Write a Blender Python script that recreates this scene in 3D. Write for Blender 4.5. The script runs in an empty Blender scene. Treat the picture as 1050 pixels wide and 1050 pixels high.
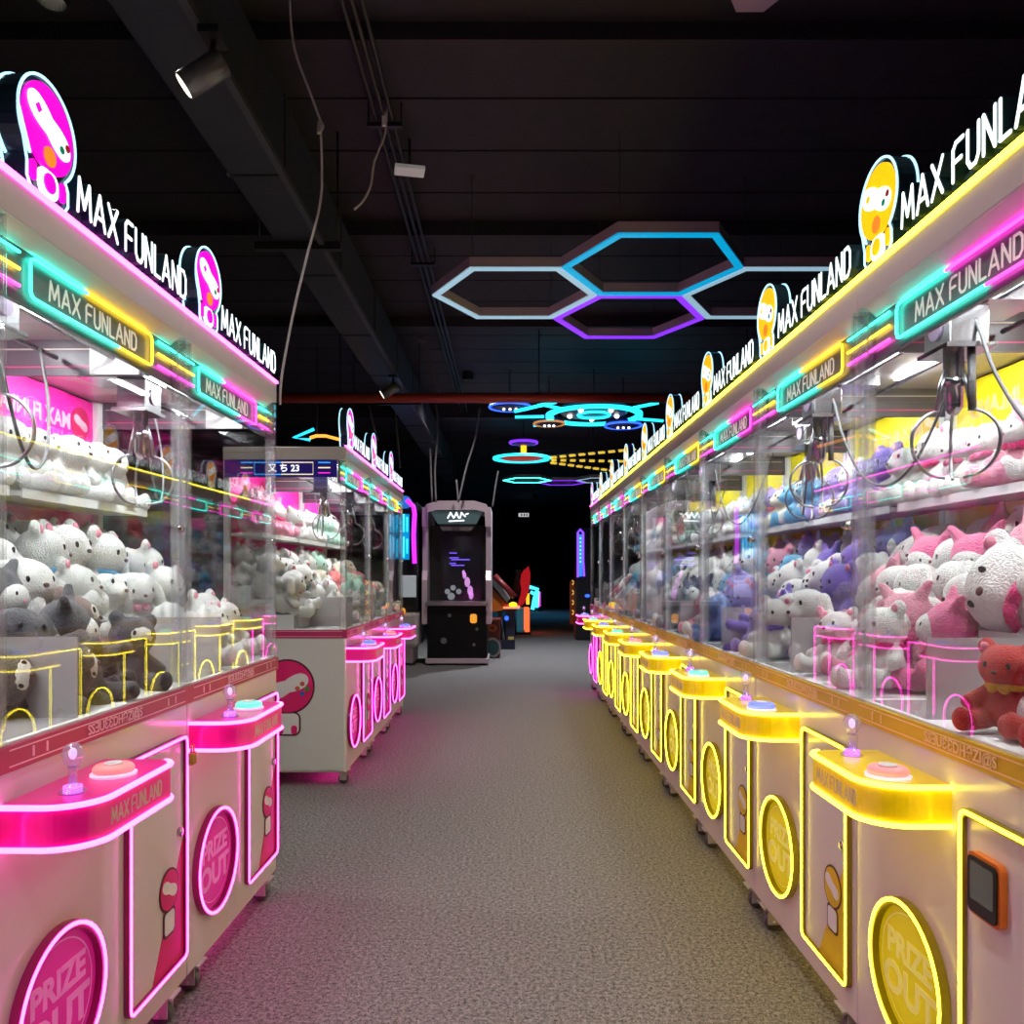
import bpy, bmesh, math, random
from mathutils import Vector, Matrix
random.seed(11)
PI = math.pi
sc = bpy.context.scene
COL = sc.collection
# ------------------------------------------------------------------ camera
F_PX, CX, CY, EYE = 815.0, 522.0, 590.0, 1.23
def at(px, py, d):
    return Vector(((px - CX) / F_PX * d, d, EYE + (CY - py) / F_PX * d))
cam_d = bpy.data.cameras.new('camera'); cam = bpy.data.objects.new('camera', cam_d); COL.objects.link(cam)
cam.location = (0, 0, EYE); cam.rotation_euler = (PI / 2, 0, 0)
cam_d.sensor_width = 36; cam_d.lens = 36 * F_PX / 1050
cam_d.shift_x = (525 - CX) / 1050; cam_d.shift_y = (CY - 525) / 1050
cam_d.clip_start = .02; cam_d.clip_end = 200
sc.camera = cam
sc.view_settings.view_transform = 'Standard'; sc.view_settings.look = 'None'
sc.view_settings.gamma = 1; sc.view_settings.exposure = 0.3
sc.view_settings.use_curve_mapping = False
cy = sc.cycles
cy.transparent_max_bounces = 48; cy.max_bounces = 10; cy.diffuse_bounces = 4; cy.glossy_bounces = 5; cy.transmission_bounces = 8
cy.use_denoising = True; cy.sample_clamp_indirect = 6; cy.caustics_reflective = False; cy.caustics_refractive = False

# ------------------------------------------------------------------ materials
def srgb(r, g, b):
    return tuple(((c / 255) / 12.92 if c / 255 <= .04045 else ((c / 255 + .055) / 1.055) ** 2.4) for c in (r, g, b))
MATS = {}
def mat(name, col=(.8, .8, .8), rough=.5, metal=0, emit=None, es=1, spec=.5, bump=0, bscale=60, sheen=0, coat=0, var=0):
    if name in MATS: return MATS[name]
    m = bpy.data.materials.new(name); m.use_nodes = True
    nt = m.node_tree; p = nt.nodes['Principled BSDF']
    p.inputs['Base Color'].default_value = (*col, 1); p.inputs['Roughness'].default_value = rough
    p.inputs['Metallic'].default_value = metal; p.inputs['Specular IOR Level'].default_value = spec
    if sheen: p.inputs['Sheen Weight'].default_value = sheen
    if coat: p.inputs['Coat Weight'].default_value = coat; p.inputs['Coat Roughness'].default_value = .08
    if emit:
        p.inputs['Emission Color'].default_value = (*emit, 1); p.inputs['Emission Strength'].default_value = es
    tc = nt.nodes.new('ShaderNodeTexCoord')
    no = nt.nodes.new('ShaderNodeTexNoise'); no.inputs['Scale'].default_value = bscale; no.inputs['Detail'].default_value = 3
    nt.links.new(tc.outputs['Object'], no.inputs['Vector'])
    if bump:
        b = nt.nodes.new('ShaderNodeBump'); b.inputs['Strength'].default_value = bump; b.inputs['Distance'].default_value = .01
        nt.links.new(no.outputs['Fac'], b.inputs['Height']); nt.links.new(b.outputs['Normal'], p.inputs['Normal'])
    if var:
        mx = nt.nodes.new('ShaderNodeMix'); mx.data_type = 'RGBA'
        mx.inputs[6].default_value = (*[c * (1 - var) for c in col], 1); mx.inputs[7].default_value = (*[min(1, c * (1 + var)) for c in col], 1)
        nt.links.new(no.outputs['Fac'], mx.inputs[0]); nt.links.new(mx.outputs[2], p.inputs['Base Color'])
    else:
        mr = nt.nodes.new('ShaderNodeMapRange'); mr.inputs['To Min'].default_value = max(0, rough - .012); mr.inputs['To Max'].default_value = min(1, rough + .012)
        nt.links.new(no.outputs['Fac'], mr.inputs['Value']); nt.links.new(mr.outputs['Result'], p.inputs['Roughness'])
    MATS[name] = m
    return m
def glow(name, col, s=1.0):
    return mat(name, tuple(min(.9, c) for c in col), .4, emit=col, es=s)
def clear(name, tint=(.96, .98, .98), ior=1.45, rough=0.0, haze=0.0, hazecol=(.8, .8, .85)):
    m = bpy.data.materials.new(name); m.use_nodes = True; nt = m.node_tree; nt.nodes.clear()
    out = nt.nodes.new('ShaderNodeOutputMaterial'); tr = nt.nodes.new('ShaderNodeBsdfTransparent'); tr.inputs[0].default_value = (*tint, 1)
    gl = nt.nodes.new('ShaderNodeBsdfGlossy'); gl.inputs['Roughness'].default_value = rough
    lw = nt.nodes.new('ShaderNodeLayerWeight'); lw.inputs[0].default_value = .5
    pw = nt.nodes.new('ShaderNodeMath'); pw.operation = 'POWER'; pw.inputs[1].default_value = 5
    f0 = ((ior - 1) / (ior + 1)) ** 2
    ma = nt.nodes.new('ShaderNodeMath'); ma.operation = 'MULTIPLY_ADD'; ma.inputs[1].default_value = 1 - f0; ma.inputs[2].default_value = f0
    mx = nt.nodes.new('ShaderNodeMixShader')
    nt.links.new(lw.outputs['Facing'], pw.inputs[0]); nt.links.new(pw.outputs[0], ma.inputs[0]); nt.links.new(ma.outputs[0], mx.inputs[0])
    src = tr.outputs[0]
    if haze:
        df = nt.nodes.new('ShaderNodeBsdfPrincipled'); df.inputs['Base Color'].default_value = (*hazecol, 1); df.inputs['Roughness'].default_value = .5
        hx = nt.nodes.new('ShaderNodeMixShader'); hx.inputs[0].default_value = haze
        nt.links.new(tr.outputs[0], hx.inputs[1]); nt.links.new(df.outputs[0], hx.inputs[2]); src = hx.outputs[0]
    nt.links.new(src, mx.inputs[1]); nt.links.new(gl.outputs[0], mx.inputs[2]); nt.links.new(mx.outputs[0], out.inputs[0])
    MATS[name] = m
    return m
N_PINK = glow('neon pink', (1.0, .042, .60), 12.0)
U_PINK = glow('underglow pink', (1.0, .02, .42), 8.0)
ADD_YEL = glow('added floor glow yellow', (1.0, .78, .0), 3.5)  # added under yellow machines to tint the floor
C_PINK = glow('console neon pink', (1.0, .085, .64), 6.0)
C_YEL = glow('console neon yellow', (1.0, .83, .045), 6.0)
N_YEL = glow('neon yellow', (1.0, .85, .025), 10.0)
N_TEAL = glow('neon teal', (.035, 1.0, .75), 4.8)
N_YEL2 = glow('header yellow', (1.0, .64, .02), 4.2)
N_PINK2 = glow('header pink', (1.0, .035, .62), 4.8)
N_CYANW = glow('lit white acrylic', (.80, .95, 1.0), 1.15)
N_EDGE = glow('lit acrylic edge', (.42, .80, 1.0), 1.15)
N_CYAN = glow('cyan light', (.0, .34, .62), .8)
N_ICE = glow('ice white light', (.30, .50, .62), .72)
N_PUR = glow('purple light', (.20, .025, .9), 1.2)
LED = glow('white led panel', (.95, .98, 1.0), 47.0)
WHITE = mat('white powder coat', srgb(222, 214, 212), .28, coat=.35, bscale=8)
GREYSIDE = mat('grey side panel', srgb(205, 203, 200), .45, bscale=8)
INWHITE = mat('white inner panel', (.82, .83, .84), .5)
CHROME = mat('chrome', (.55, .55, .57), .2, 1)
STEEL = mat('brushed steel', (.36, .36, .38), .32, 1)
BLACK = mat('black plastic', (.012, .012, .014), .4)
DARKSIGN = mat('smoked sign acrylic', (.22, .23, .23), .3)
RUBBER = mat('grey rubber', (.09, .085, .09), .5)
CREAM = mat('cream lettering', srgb(214, 196, 172), .5)
PALE = mat('pale lettering', srgb(248, 190, 212), .5)
PALEY = mat('peach lettering', srgb(246, 206, 150), .5)
SIGNTXT = mat('sign lettering', (.75, .72, .66), .4, emit=(.75, .70, .62), es=.35)
GLASS = clear('window glass', (.975, .985, .98), 1.5)
ACRYL = clear('clear acrylic', (.97, .98, .98), 1.5, .02, .09)
FROST = clear('frosted acrylic', (.85, .84, .86), 1.4, .25, .42, (.80, .76, .77))
CRYSTAL = clear('crystal knob plastic', (.92, .90, .97), 1.7, .04, .22, (.85, .80, .98))
LETTERSIDE = mat('dark tinted acrylic', (.02, .045, .06), .15)
PLAST = mat('lit pale base', (.75, .7, .85), .3, emit=(.6, .6, .85), es=.45)
T = {}
T['P'] = dict(neon=N_PINK, band=mat('pink band film', srgb(178, 34, 92), .4), body=mat('pink console acrylic', srgb(240, 14, 140), .3, coat=.3, emit=srgb(240, 10, 140), es=.12),
              disc=mat('pink prize disc', srgb(214, 40, 150), .25, emit=srgb(226, 30, 150), es=.22), txt=mat('pink disc lettering', srgb(240, 130, 205), .4, emit=srgb(240, 130, 205), es=.15),  # disc emission added to brighten it; the disc is no lamp
              back=mat('pink back wall', srgb(255, 40, 175), .45), back2=mat('rose poster', srgb(214, 40, 100), .5), pale=PALE, rim=mat('deep pink rim', srgb(150, 20, 95), .3),
              face=mat('badge magenta', srgb(225, 0, 190), .4, emit=srgb(225, 0, 190), es=.9), tri=mat('pink corner film', srgb(225, 30, 110), .4), word='pink')
T['Y'] = dict(neon=N_YEL, band=mat('yellow band film', srgb(212, 174, 0), .45), body=mat('yellow console acrylic', srgb(248, 216, 6), .3, coat=.3, emit=srgb(248, 210, 0), es=.14),
              disc=mat('yellow prize disc', srgb(214, 200, 10), .25, emit=srgb(226, 205, 10), es=.26), txt=mat('yellow disc lettering', srgb(240, 232, 120), .4, emit=srgb(240, 232, 120), es=.15),  # yellow disc likewise brightened by added emission
              back=mat('yellow back wall', srgb(255, 238, 30), .45), back2=mat('amber poster', srgb(222, 180, 30), .5), pale=PALEY, rim=mat('olive rim', srgb(150, 135, 10), .3),
              face=mat('badge amber', srgb(245, 180, 10), .4, emit=srgb(245, 180, 10), es=.9), tri=mat('yellow corner film', srgb(225, 190, 20), .4), word='yellow')
HDR = dict(Y=N_YEL2, P=N_PINK2)
BTN = [glow('button coral', (.9, .22, .22), .7), glow('button mint', (.15, .85, .6), .7), glow('button blue', (.15, .20, .9), .9)]

# ------------------------------------------------------------------ mesh builder
class MB:
    def __init__(s): s.v = []; s.f = []; s.m = []; s.sm = []
    def add(s, vs, fs, m=0, smooth=False, M=None):
        o = len(s.v)
        s.v += [tuple(M @ Vector(v)) if M else tuple(v) for v in vs]
        s.f += [[o + i for i in f] for f in fs]; s.m += [m] * len(fs); s.sm += [smooth] * len(fs)
        return s
    def box(s, x0, x1, y0, y1, z0, z1, m=0, bev=0, M=None):
        if bev:
            bm = bmesh.new(); bmesh.ops.create_cube(bm, size=1)
            for v in bm.verts: v.co = Vector((x0 + (v.co.x + .5) * (x1 - x0), y0 + (v.co.y + .5) * (y1 - y0), z0 + (v.co.z + .5) * (z1 - z0)))
            bmesh.ops.bevel(bm, geom=bm.edges[:], offset=bev, segments=2, affect='EDGES', profile=.5)
            bm.verts.index_update(); vs = [v.co.copy() for v in bm.verts]; fs = [[v.index for v in f.verts] for f in bm.faces]; bm.free()
            return s.add(vs, fs, m, False, M)
        vs = [(x, y, z) for z in (z0, z1) for y in (y0, y1) for x in (x0, x1)]
        return s.add(vs, [(0, 2, 3, 1), (4, 5, 7, 6), (0, 1, 5, 4), (2, 6, 7, 3), (0, 4, 6, 2), (1, 3, 7, 5)], m, False, M)
    def tube(s, pts, r, closed=False, seg=8, m=0, M=None):
        P = [Vector(p) for p in pts]; n = len(P); vs = []; fs = []
        tans = []
        for i in range(n):
            a = P[(i - 1) % n] if (closed or i > 0) else P[i]; b = P[(i + 1) % n] if (closed or i < n - 1) else P[i]
            t = (b - a); tans.append(t.normalized() if t.length > 1e-9 else Vector((0, 0, 1)))
        ref = Vector((0, 0, 1)) if abs(tans[0].z) < .9 else Vector((1, 0, 0))
        nrm = tans[0].cross(ref).normalized()
        for i in range(n):
            nrm = (nrm - tans[i] * nrm.dot(tans[i]))
            nrm = nrm.normalized() if nrm.length > 1e-6 else tans[i].orthogonal().normalized()
            bn = tans[i].cross(nrm)
            rr = r[i] if isinstance(r, (list, tuple)) else r
            for k in range(seg):
                a = 2 * PI * k / seg; vs.append(P[i] + nrm * math.cos(a) * rr + bn * math.sin(a) * rr)
        for i in range(n if closed else n - 1):
            j = (i + 1) % n
            for k in range(seg): fs.append((i * seg + k, i * seg + (k + 1) % seg, j * seg + (k + 1) % seg, j * seg + k))
        if not closed: fs.append(tuple(range(seg))[::-1]); fs.append(tuple((n - 1) * seg + k for k in range(seg)))
        return s.add(vs, fs, m, True, M)
    def prism(s, poly, a0, a1, plane='xz', m=0, M=None):
        n = len(poly); f3 = (lambda p, a: (p[0], a, p[1])) if plane == 'xz' else ((lambda p, a: (p[0], p[1], a)) if plane == 'xy' else (lambda p, a: (a, p[0], p[1])))
        vs = [f3(p, a0) for p in poly] + [f3(p, a1) for p in poly]
        fs = [tuple(range(n)), tuple(range(2 * n - 1, n - 1, -1))] + [(i, n + i, n + (i + 1) % n, (i + 1) % n) for i in range(n)]
        return s.add(vs, fs, m, False, M)
    def ring(s, outer, inner, a0, a1, plane='xz', m=0, M=None):
        n = len(outer); f3 = (lambda p, a: (p[0], a, p[1])) if plane == 'xz' else (lambda p, a: (p[0], p[1], a))
        vs = [f3(p, a) for a in (a0, a1) for p in outer] + [f3(p, a) for a in (a0, a1) for p in inner]
        fs = []
        for i in range(n):
            j = (i + 1) % n
            fs += [(i, j, n + j, n + i), (2 * n + j, 2 * n + i, 3 * n + i, 3 * n + j), (i, 2 * n + i, 2 * n + j, j), (n + i, n + j, 3 * n + j, 3 * n + i)]
        return s.add(vs, fs, m, False, M)
    def lathe(s, prof, c=(0, 0, 0), seg=20, m=0, M=None, axis='z', smooth=True):
        vs = []; fs = []; n = len(prof)
        for (r, z) in prof:
            for k in range(seg):
                a = 2 * PI * k / seg; x, y = r * math.cos(a), r * math.sin(a)
                p = (x, y, z) if axis == 'z' else ((x, -z, y) if axis == 'y' else (z, x, y))
                vs.append((p[0] + c[0], p[1] + c[1], p[2] + c[2]))
        for i in range(n - 1):
            for k in range(seg): fs.append((i * seg + k, i * seg + (k + 1) % seg, (i + 1) * seg + (k + 1) % seg, (i + 1) * seg + k))
        fs.append(tuple(range(seg))[::-1]); fs.append(tuple((n - 1) * seg + k for k in range(seg)))
        return s.add(vs, fs, m, smooth, M)
    def ell(s, c, r, rot=None, seg=14, m=0, M=None):
        rings = seg // 2 + 1; vs = []; fs = []
        R = Matrix.Rotation(0, 3, 'X') if rot is None else (Matrix.Rotation(rot[2], 3, 'Z') @ Matrix.Rotation(rot[1], 3, 'Y') @ Matrix.Rotation(rot[0], 3, 'X'))
        for i in range(1, rings):
            th = PI * i / rings
            for k in range(seg):
                a = 2 * PI * k / seg
                vs.append(R @ Vector((r[0] * math.sin(th) * math.cos(a), r[1] * math.sin(th) * math.sin(a), r[2] * math.cos(th))) + Vector(c))
        t, b = len(vs), len(vs) + 1
        vs += [R @ Vector((0, 0, r[2])) + Vector(c), R @ Vector((0, 0, -r[2])) + Vector(c)]
        for i in range(rings - 2):
            for k in range(seg): fs.append((i * seg + k, (i + 1) * seg + k, (i + 1) * seg + (k + 1) % seg, i * seg + (k + 1) % seg))
        for k in range(seg):
            fs.append((t, k, (k + 1) % seg)); fs.append((b, (rings - 2) * seg + (k + 1) % seg, (rings - 2) * seg + k))
        return s.add(vs, fs, m, True, M)
    def strokes(s, lines, w, y0, y1, m=0, cap=4):
        for L in lines:
            for (a, b) in zip(L[:-1], L[1:]):
                d = Vector((b[0] - a[0], b[1] - a[1])); an = math.atan2(d.y, d.x); poly = []
                for k in range(cap + 1):
                    t = an - PI / 2 + PI * k / cap; poly.append((b[0] + w * math.cos(t), b[1] + w * math.sin(t)))
                for k in range(cap + 1):
                    t = an + PI / 2 + PI * k / cap; poly.append((a[0] + w * math.cos(t), a[1] + w * math.sin(t)))
                s.prism(poly[::-1], y0, y1, 'xz', m)
        return s
    def mesh(s, name, mats):
        me = bpy.data.meshes.new(name); me.from_pydata(s.v, [], s.f)
        for mt in (mats if isinstance(mats, (list, tuple)) else [mats]): me.materials.append(mt)
        me.polygons.foreach_set('material_index', s.m); me.polygons.foreach_set('use_smooth', s.sm)
        bm = bmesh.new(); bm.from_mesh(me); bmesh.ops.recalc_face_normals(bm, faces=bm.faces); bm.to_mesh(me); bm.free()
        me.update(); return me
CACHE = {}
def cm(key, fn):
    if key not in CACHE: CACHE[key] = fn()
    return CACHE[key]
def ob(name, me, parent=None, loc=None, rot=None, scale=None):
    o = bpy.data.objects.new(name, me); COL.objects.link(o)
    if parent: o.parent = parent
    if loc is not None: o.location = loc
    if rot is not None: o.rotation_euler = rot
    if scale is not None: o.scale = (scale,) * 3 if not isinstance(scale, (tuple, list)) else scale
    return o
def tag(o, label=None, cat=None, group=None, kind=None):
    if label: o['label'] = label
    if cat: o['category'] = cat
    if group: o['group'] = group
    if kind: o['kind'] = kind
    return o
def thing(name, label, cat, loc=(0, 0, 0), rz=0, group=None):
    return tag(ob(name, None, None, loc, (0, 0, rz)), label, cat, group)
def structure(name, me): return tag(ob(name, me), kind='structure')
def smooth(pts, n=5):
    P = [Vector(p) for p in pts]; out = []
    for i in range(len(P) - 1):
        p0, p1, p2, p3 = P[max(i - 1, 0)], P[i], P[i + 1], P[min(i + 2, len(P) - 1)]
        for k in range(n):
            t = k / n; out.append(.5 * ((2 * p1) + (p2 - p0) * t + (2 * p0 - 5 * p1 + 4 * p2 - p3) * t * t + (-p0 + 3 * p1 - 3 * p2 + p3) * t ** 3))
    return out + [P[-1]]
def rrect(x0, x1, z0, z1, r, n=4):
    P = []
    for (cx, cz, a0) in ((x1 - r, z0 + r, -PI / 2), (x1 - r, z1 - r, 0), (x0 + r, z1 - r, PI / 2), (x0 + r, z0 + r, PI)):
        for k in range(n + 1):
            a = a0 + PI / 2 * k / n; P.append((cx + r * math.cos(a), cz + r * math.sin(a)))
    return P
def circ(cx, cz, r, n=40, rz=None): return [(cx + r * math.cos(2 * PI * k / n), cz + (rz or r) * math.sin(2 * PI * k / n)) for k in range(n)]
def text_mesh(key, body, size, m, bold=0, ext=.0006, mirror=False, sx=1.0):
    def mk():
        cu = bpy.data.curves.new(key, 'FONT'); cu.body = body; cu.size = size; cu.align_x = 'CENTER'; cu.align_y = 'CENTER'
        cu.extrude = ext; cu.offset = bold; cu.resolution_u = 3
        o = bpy.data.objects.new(key, cu); COL.objects.link(o)
        dg = bpy.context.evaluated_depsgraph_get(); dg.update()
        me = bpy.data.meshes.new_from_object(o.evaluated_get(dg)); bpy.data.objects.remove(o)
        me.transform(Matrix.Rotation(PI / 2, 4, 'X') @ Matrix.Diagonal((-sx if mirror else sx, 1, 1, 1)))
        if mirror: me.flip_normals()
        me.materials.clear(); me.materials.append(m); return me
    return cm('txt' + key, mk)
GL = {'M': (.86, [[(0, 0), (.1, 1), (.43, .2), (.76, 1), (.86, 0)]]), 'A': (.74, [[(0, 0), (.37, 1), (.74, 0)], [(.15, .3), (.59, .3)]]),
      'X': (.68, [[(0, 0), (.68, 1)], [(0, 1), (.68, 0)]]), 'F': (.58, [[(0, 0), (0, .84), (.16, 1), (.58, 1)], [(0, .5), (.48, .5)]]),
      'U': (.6, [[(0, 1), (0, .2), (.16, 0), (.44, 0), (.6, .2), (.6, 1)]]), 'N': (.58, [[(0, 0), (0, 1), (.58, 0), (.58, 1)]]),
      'L': (.48, [[(0, 1), (0, 0), (.48, 0)]]), 'D': (.58, [[(0, 0), (0, 1), (.38, 1), (.58, .78), (.58, .22), (.38, 0), (0, 0)]]), ' ': (.12, [])}
def glyphs(word, x0, z0, width, h, gap=.26):
    tot = sum(GL[c][0] + gap for c in word) - gap; sx = width / tot; x = 0; out = []
    for c in word:
        w, L = GL[c]
        out += [[(x0 + (x + p[0]) * sx, z0 + p[1] * h) for p in l] for l in L]; x += w + gap
    return out
WORD = 'MAX FUNLAND'

# gamepad badge: generic round emblem with a controller band (used on plaques and door corners)
def pad_band(cx, cz, r, k=1.0):
    P = []
    for t in range(41):
        a = t / 40 * 2 * PI; x = .80 * math.cos(a); z = .36 * math.sin(a) * (0.62 + .55 * abs(math.cos(a)))
        c, s_ = math.cos(-.42), math.sin(-.42)
        P.append((cx + r * (x * c - z * s_) * k, cz + r * (x * s_ + z * c)))
    return P[:-1]

# ------------------------------------------------------------------ claw machine
W, DEP = .83, .715
def machine(name_label, loc, rz, th, hdr, side, group, pane_left=False, pane_right=True, cols=(0, 1, 2), first=False, far=False, claw=(.2, .14), extras=(), letters=True):
    t = T[th]; R = side == 'R'
    root = thing('claw_machine', name_label, 'claw machine', loc, rz, group)
    K = th + side + ('F' if far else '')
    def part(name, key, fn, mats, parent=root, **kw):
        return ob(name, cm(key, lambda: fn(MB()).mesh(name, mats)), parent, **kw)
    cx0, cx1 = (.105, .437) if R else (.01, .385)
    rc = .275 if R else .190
    dx0, dx1 = (.485, .805) if R else (.465, .80)
    # cabinet and band
    part('cabinet', 'cab', lambda b: b.box(.002, W - .002, 0, DEP, .084, .865, bev=.006), WHITE)
    if 'greyside' in extras:
        part('side_panel', 'gside', lambda b: b.box(-.006, .003, .012, DEP - .005, .10, .862), GREYSIDE)
        part('side_badge', 'gbad', lambda b: b.prism(circ(.338, .585, .160, 40), -.0085, -.0062, 'yz', 0).prism(circ(.338, .585, .150, 40), -.0095, -.0086, 'yz', 1).prism(pad_band(.338, .585, .165), -.0105, -.0096, 'yz', 2).prism(circ(.25, .545, .014, 12), -.0115, -.0106, 'yz', 3).prism(circ(.278, .575, .014, 12), -.0115, -.0106, 'yz', 4).prism(circ(.222, .572, .014, 12), -.0115, -.0106, 'yz', 5).prism(circ(.25, .602, .014, 12), -.0115, -.0106, 'yz', 4)
             .prism(rrect(.26, .416, .30, .44, .04), -.0085, -.0062, 'yz', 0).prism(rrect(.27, .406, .31, .43, .03), -.0095, -.0086, 'yz', 2).prism(rrect(.28, .315, .31, .36, .014), -.0105, -.0096, 'yz', 1).prism(rrect(.36, .395, .31, .36, .014), -.0105, -.0096, 'yz', 1),
             [mat('outline brown', srgb(80, 30, 40), .5), t['tri'], mat('print pale', srgb(225, 220, 220), .5), mat('dot blue', srgb(50, 100, 190), .4), mat('dot orange', srgb(205, 90, 60), .4), mat('dot green', srgb(60, 150, 60), .4)])
    part('accent_band', 'band' + th, lambda b: b.box(0, W, -.006, DEP, .865, .913), t['band'])
    part('band_stripe', 'bs' + th, lambda b: b.box(.03, W - .03, -.0072, -.004, .904, .9065).box(.03, W - .03, -.0072, -.004, .8735, .876)
         .box(.10, .106, -.0072, -.004, .880, .900).box(.145, .151, -.0072, -.004, .880, .900).box(W - .14, W - .134, -.0072, -.004, .880, .900).box(W - .095, W - .089, -.0072, -.004, .880, .900), t['pale'])
    ob('band_lettering', text_mesh('band' + th, 'SS\u018eU\u0190\u0190DH\u018fZI@S', .031, t['pale'], .0006), root, (.47 if R else .42, -.0075, .890))
    if 'greyside' in extras or pane_left:
        part('side_stripe', 'ss' + th, lambda b: b.box(-.0012, .002, .02, DEP - .02, .904, .9065).box(-.0012, .002, .02, DEP - .02, .8735, .876), t['pale'])
    # casters
    for (x, y) in ((.09, .022), (W - .09, .022), (.09, DEP - .05), (W - .09, DEP - .05)):
        c = part('caster', 'castb', lambda b: b.box(-.03, .03, -.03, .03, .078, .0845).box(-.019, -.015, -.012, .028, .022, .08).box(.015, .019, -.012, .028, .022, .08)  .tube([(-.024, .01, .03), (.024, .01, .03)], .006), mat('caster bracket', (.62, .6, .6), .35, .3), loc=(x, y, 0))
        part('wheel', 'castw', lambda b: b.lathe([(.014, -.013), (.028, -.013), (.030, -.008), (.030, .008), (.028, .013), (.014, .013)], (0, .01, .030), 18, 0, None, 'x'), RUBBER, c)
    part('underglow_strip', 'ug' + th, lambda b: b.box(.13, W - .13, .13, .142, .068, .0825), U_PINK if th == 'P' else ADD_YEL)  # yellow ones are unseen strips added to colour the floor
    # prize bed and stepped display riser
    part('prize_bed', 'bed', lambda b: b.box(.005, W - .005, .005, DEP - .005, .9125, .918), INWHITE)
    part('display_riser', 'riser', lambda b: b.box(.02, W - .02, .31, .70, .918, 1.0).box(.02, W - .02, .43, .70, 1.0, 1.09).box(.02, W - .02, .56, .70, 1.09, 1.17), INWHITE)
    # glass
    part('front_pane', 'fp', lambda b: b.box(.036, W - .036, .006, .011, .9135, 1.772), GLASS)
    part('pane_lock', 'plk', lambda b: b.lathe([(.011, 0), (.011, .012), (.008, .016)], (W - .05, .006, 1.36), 14, 0, None, 'y').box(W - .085, W - .05, -.004, .004, 1.356, 1.364), CHROME)
    if pane_right: part('side_pane', 'spr', lambda b: b.box(W - .006, W - .001, .04, DEP - .035, .9135, 1.79), GLASS)
    if pane_left: part('side_pane', 'spl', lambda b: b.box(.001, .006, .04, DEP - .035, .9135, 1.79), GLASS)
    for i, x in enumerate((.001, W - .037)):
        part('corner_post', 'cp', lambda b: b.ring(rrect(0, .036, .0, .036, .007, 2), rrect(.004, .032, .004, .032, .004, 2), .9135, 1.9, 'xy'), ACRYL, loc=(x, .0, 0))
    for x in (.004, W - .04): part('rear_post', 'rp', lambda b: b.box(0, .036, DEP - .036, DEP - .002, .918, 1.9, bev=.003), INWHITE, loc=(x, 0, 0))
    # back wall
    part('back_panel', 'bk' + th, lambda b: b.box(.041, W - .041, DEP - .014, DEP - .006, .918, 1.895), t['back'])
    if not far:
        part('back_poster', 'bp' + th, lambda b: b.box(.06, W - .06, DEP - .018, DEP - .0145, 1.10, 1.46), t['back2'])
        ob('back_lettering', text_mesh('bk' + th, 'MAX FUNLAND', .08, t['pale'], .002, mirror=True, sx=.9), root, (.38, DEP - .0155, 1.79))
        part('back_badge', 'bkb' + th, lambda b: b.prism(circ(.70, 1.80, .06), DEP - .0165, DEP - .0142).prism(pad_band(.70, 1.80, .06), DEP - .018, DEP - .0166, m=1), [t['back2'], t['pale']])
    part('plush_shelf', 'shelf', lambda b: b.box(.03, W - .03, .50, DEP - .019, 1.462, 1.478).box(.03, W - .03, .494, .50, 1.456, 1.484), INWHITE)
    # header
    part('header', 'hd', lambda b: b.box(0, W, 0, DEP, 1.902, 1.978, bev=.004), WHITE)
    part('header_ledge', 'hl', lambda b: b.prism([(.003, 1.902), (.034, 1.876), (.034, 1.9019)], .036, W - .036, 'yz'), WHITE)
    part('neon_strip', 'ns' + th, lambda b: b.box(.0, W, -.006, .006, 1.977, 1.9865), C_PINK if th == 'P' else C_YEL)
    part('led_panel', 'ledp', lambda b: b.box(.16, W - .16, .075, .135, 1.893, 1.9015), LED)
    part('led_panel', 'ledp2', lambda b: b.box(.16, W - .16, .42, .47, 1.893, 1.9015), LED)
    sp = part('sign_panel', 'sgp', lambda b: b.box(.002, W - .002, .036, .048, 1.768, 1.9015), DARKSIGN)
    X0, X1, Z0, Z1, rr = .15, .675, 1.787, 1.868, .014
    yy = .029
    A = [(.36, yy, Z1), (X0 + rr, yy, Z1), (X0 + rr * .3, yy, Z1 - rr * .3), (X0, yy, Z1 - rr), (X0, yy, Z0 + rr), (X0 + rr * .3, yy, Z0 + rr * .3), (X0 + rr, yy, Z0), (.50, yy, Z0)]
    B = [(.36, yy, Z1), (X1 - rr, yy, Z1), (X1 - rr * .3, yy, Z1 - rr * .3), (X1, yy, Z1 - rr), (X1, yy, Z0 + rr), (X1 - rr * .3, yy, Z0 + rr * .3), (X1 - rr, yy, Z0), (.50, yy, Z0)]
    part('neon_frame', 'nfA', lambda b: b.tube(A, .0034, seg=6), N_TEAL, sp)
    part('neon_frame', 'nfB' + hdr, lambda b: b.tube(B, .0034, seg=6), HDR[hdr], sp)
    for (z, mm) in ((1.863, N_TEAL), (1.830, N_YEL2), (1.797, N_PINK2)):
        for (xa, xb) in ((.012, .115), (.71, .818)): part('neon_dash', 'nd%.3f%.2f' % (z, xa), lambda b: b.tube([(xa, yy, z), (xb, yy, z)], .0032, seg=6), mm, sp)
    part('sign_lettering', 'sgl', lambda b: b.strokes(glyphs(WORD, .225, 1.806, .375, .042), .0028, .0348, .0359), SIGNTXT, sp)
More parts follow.
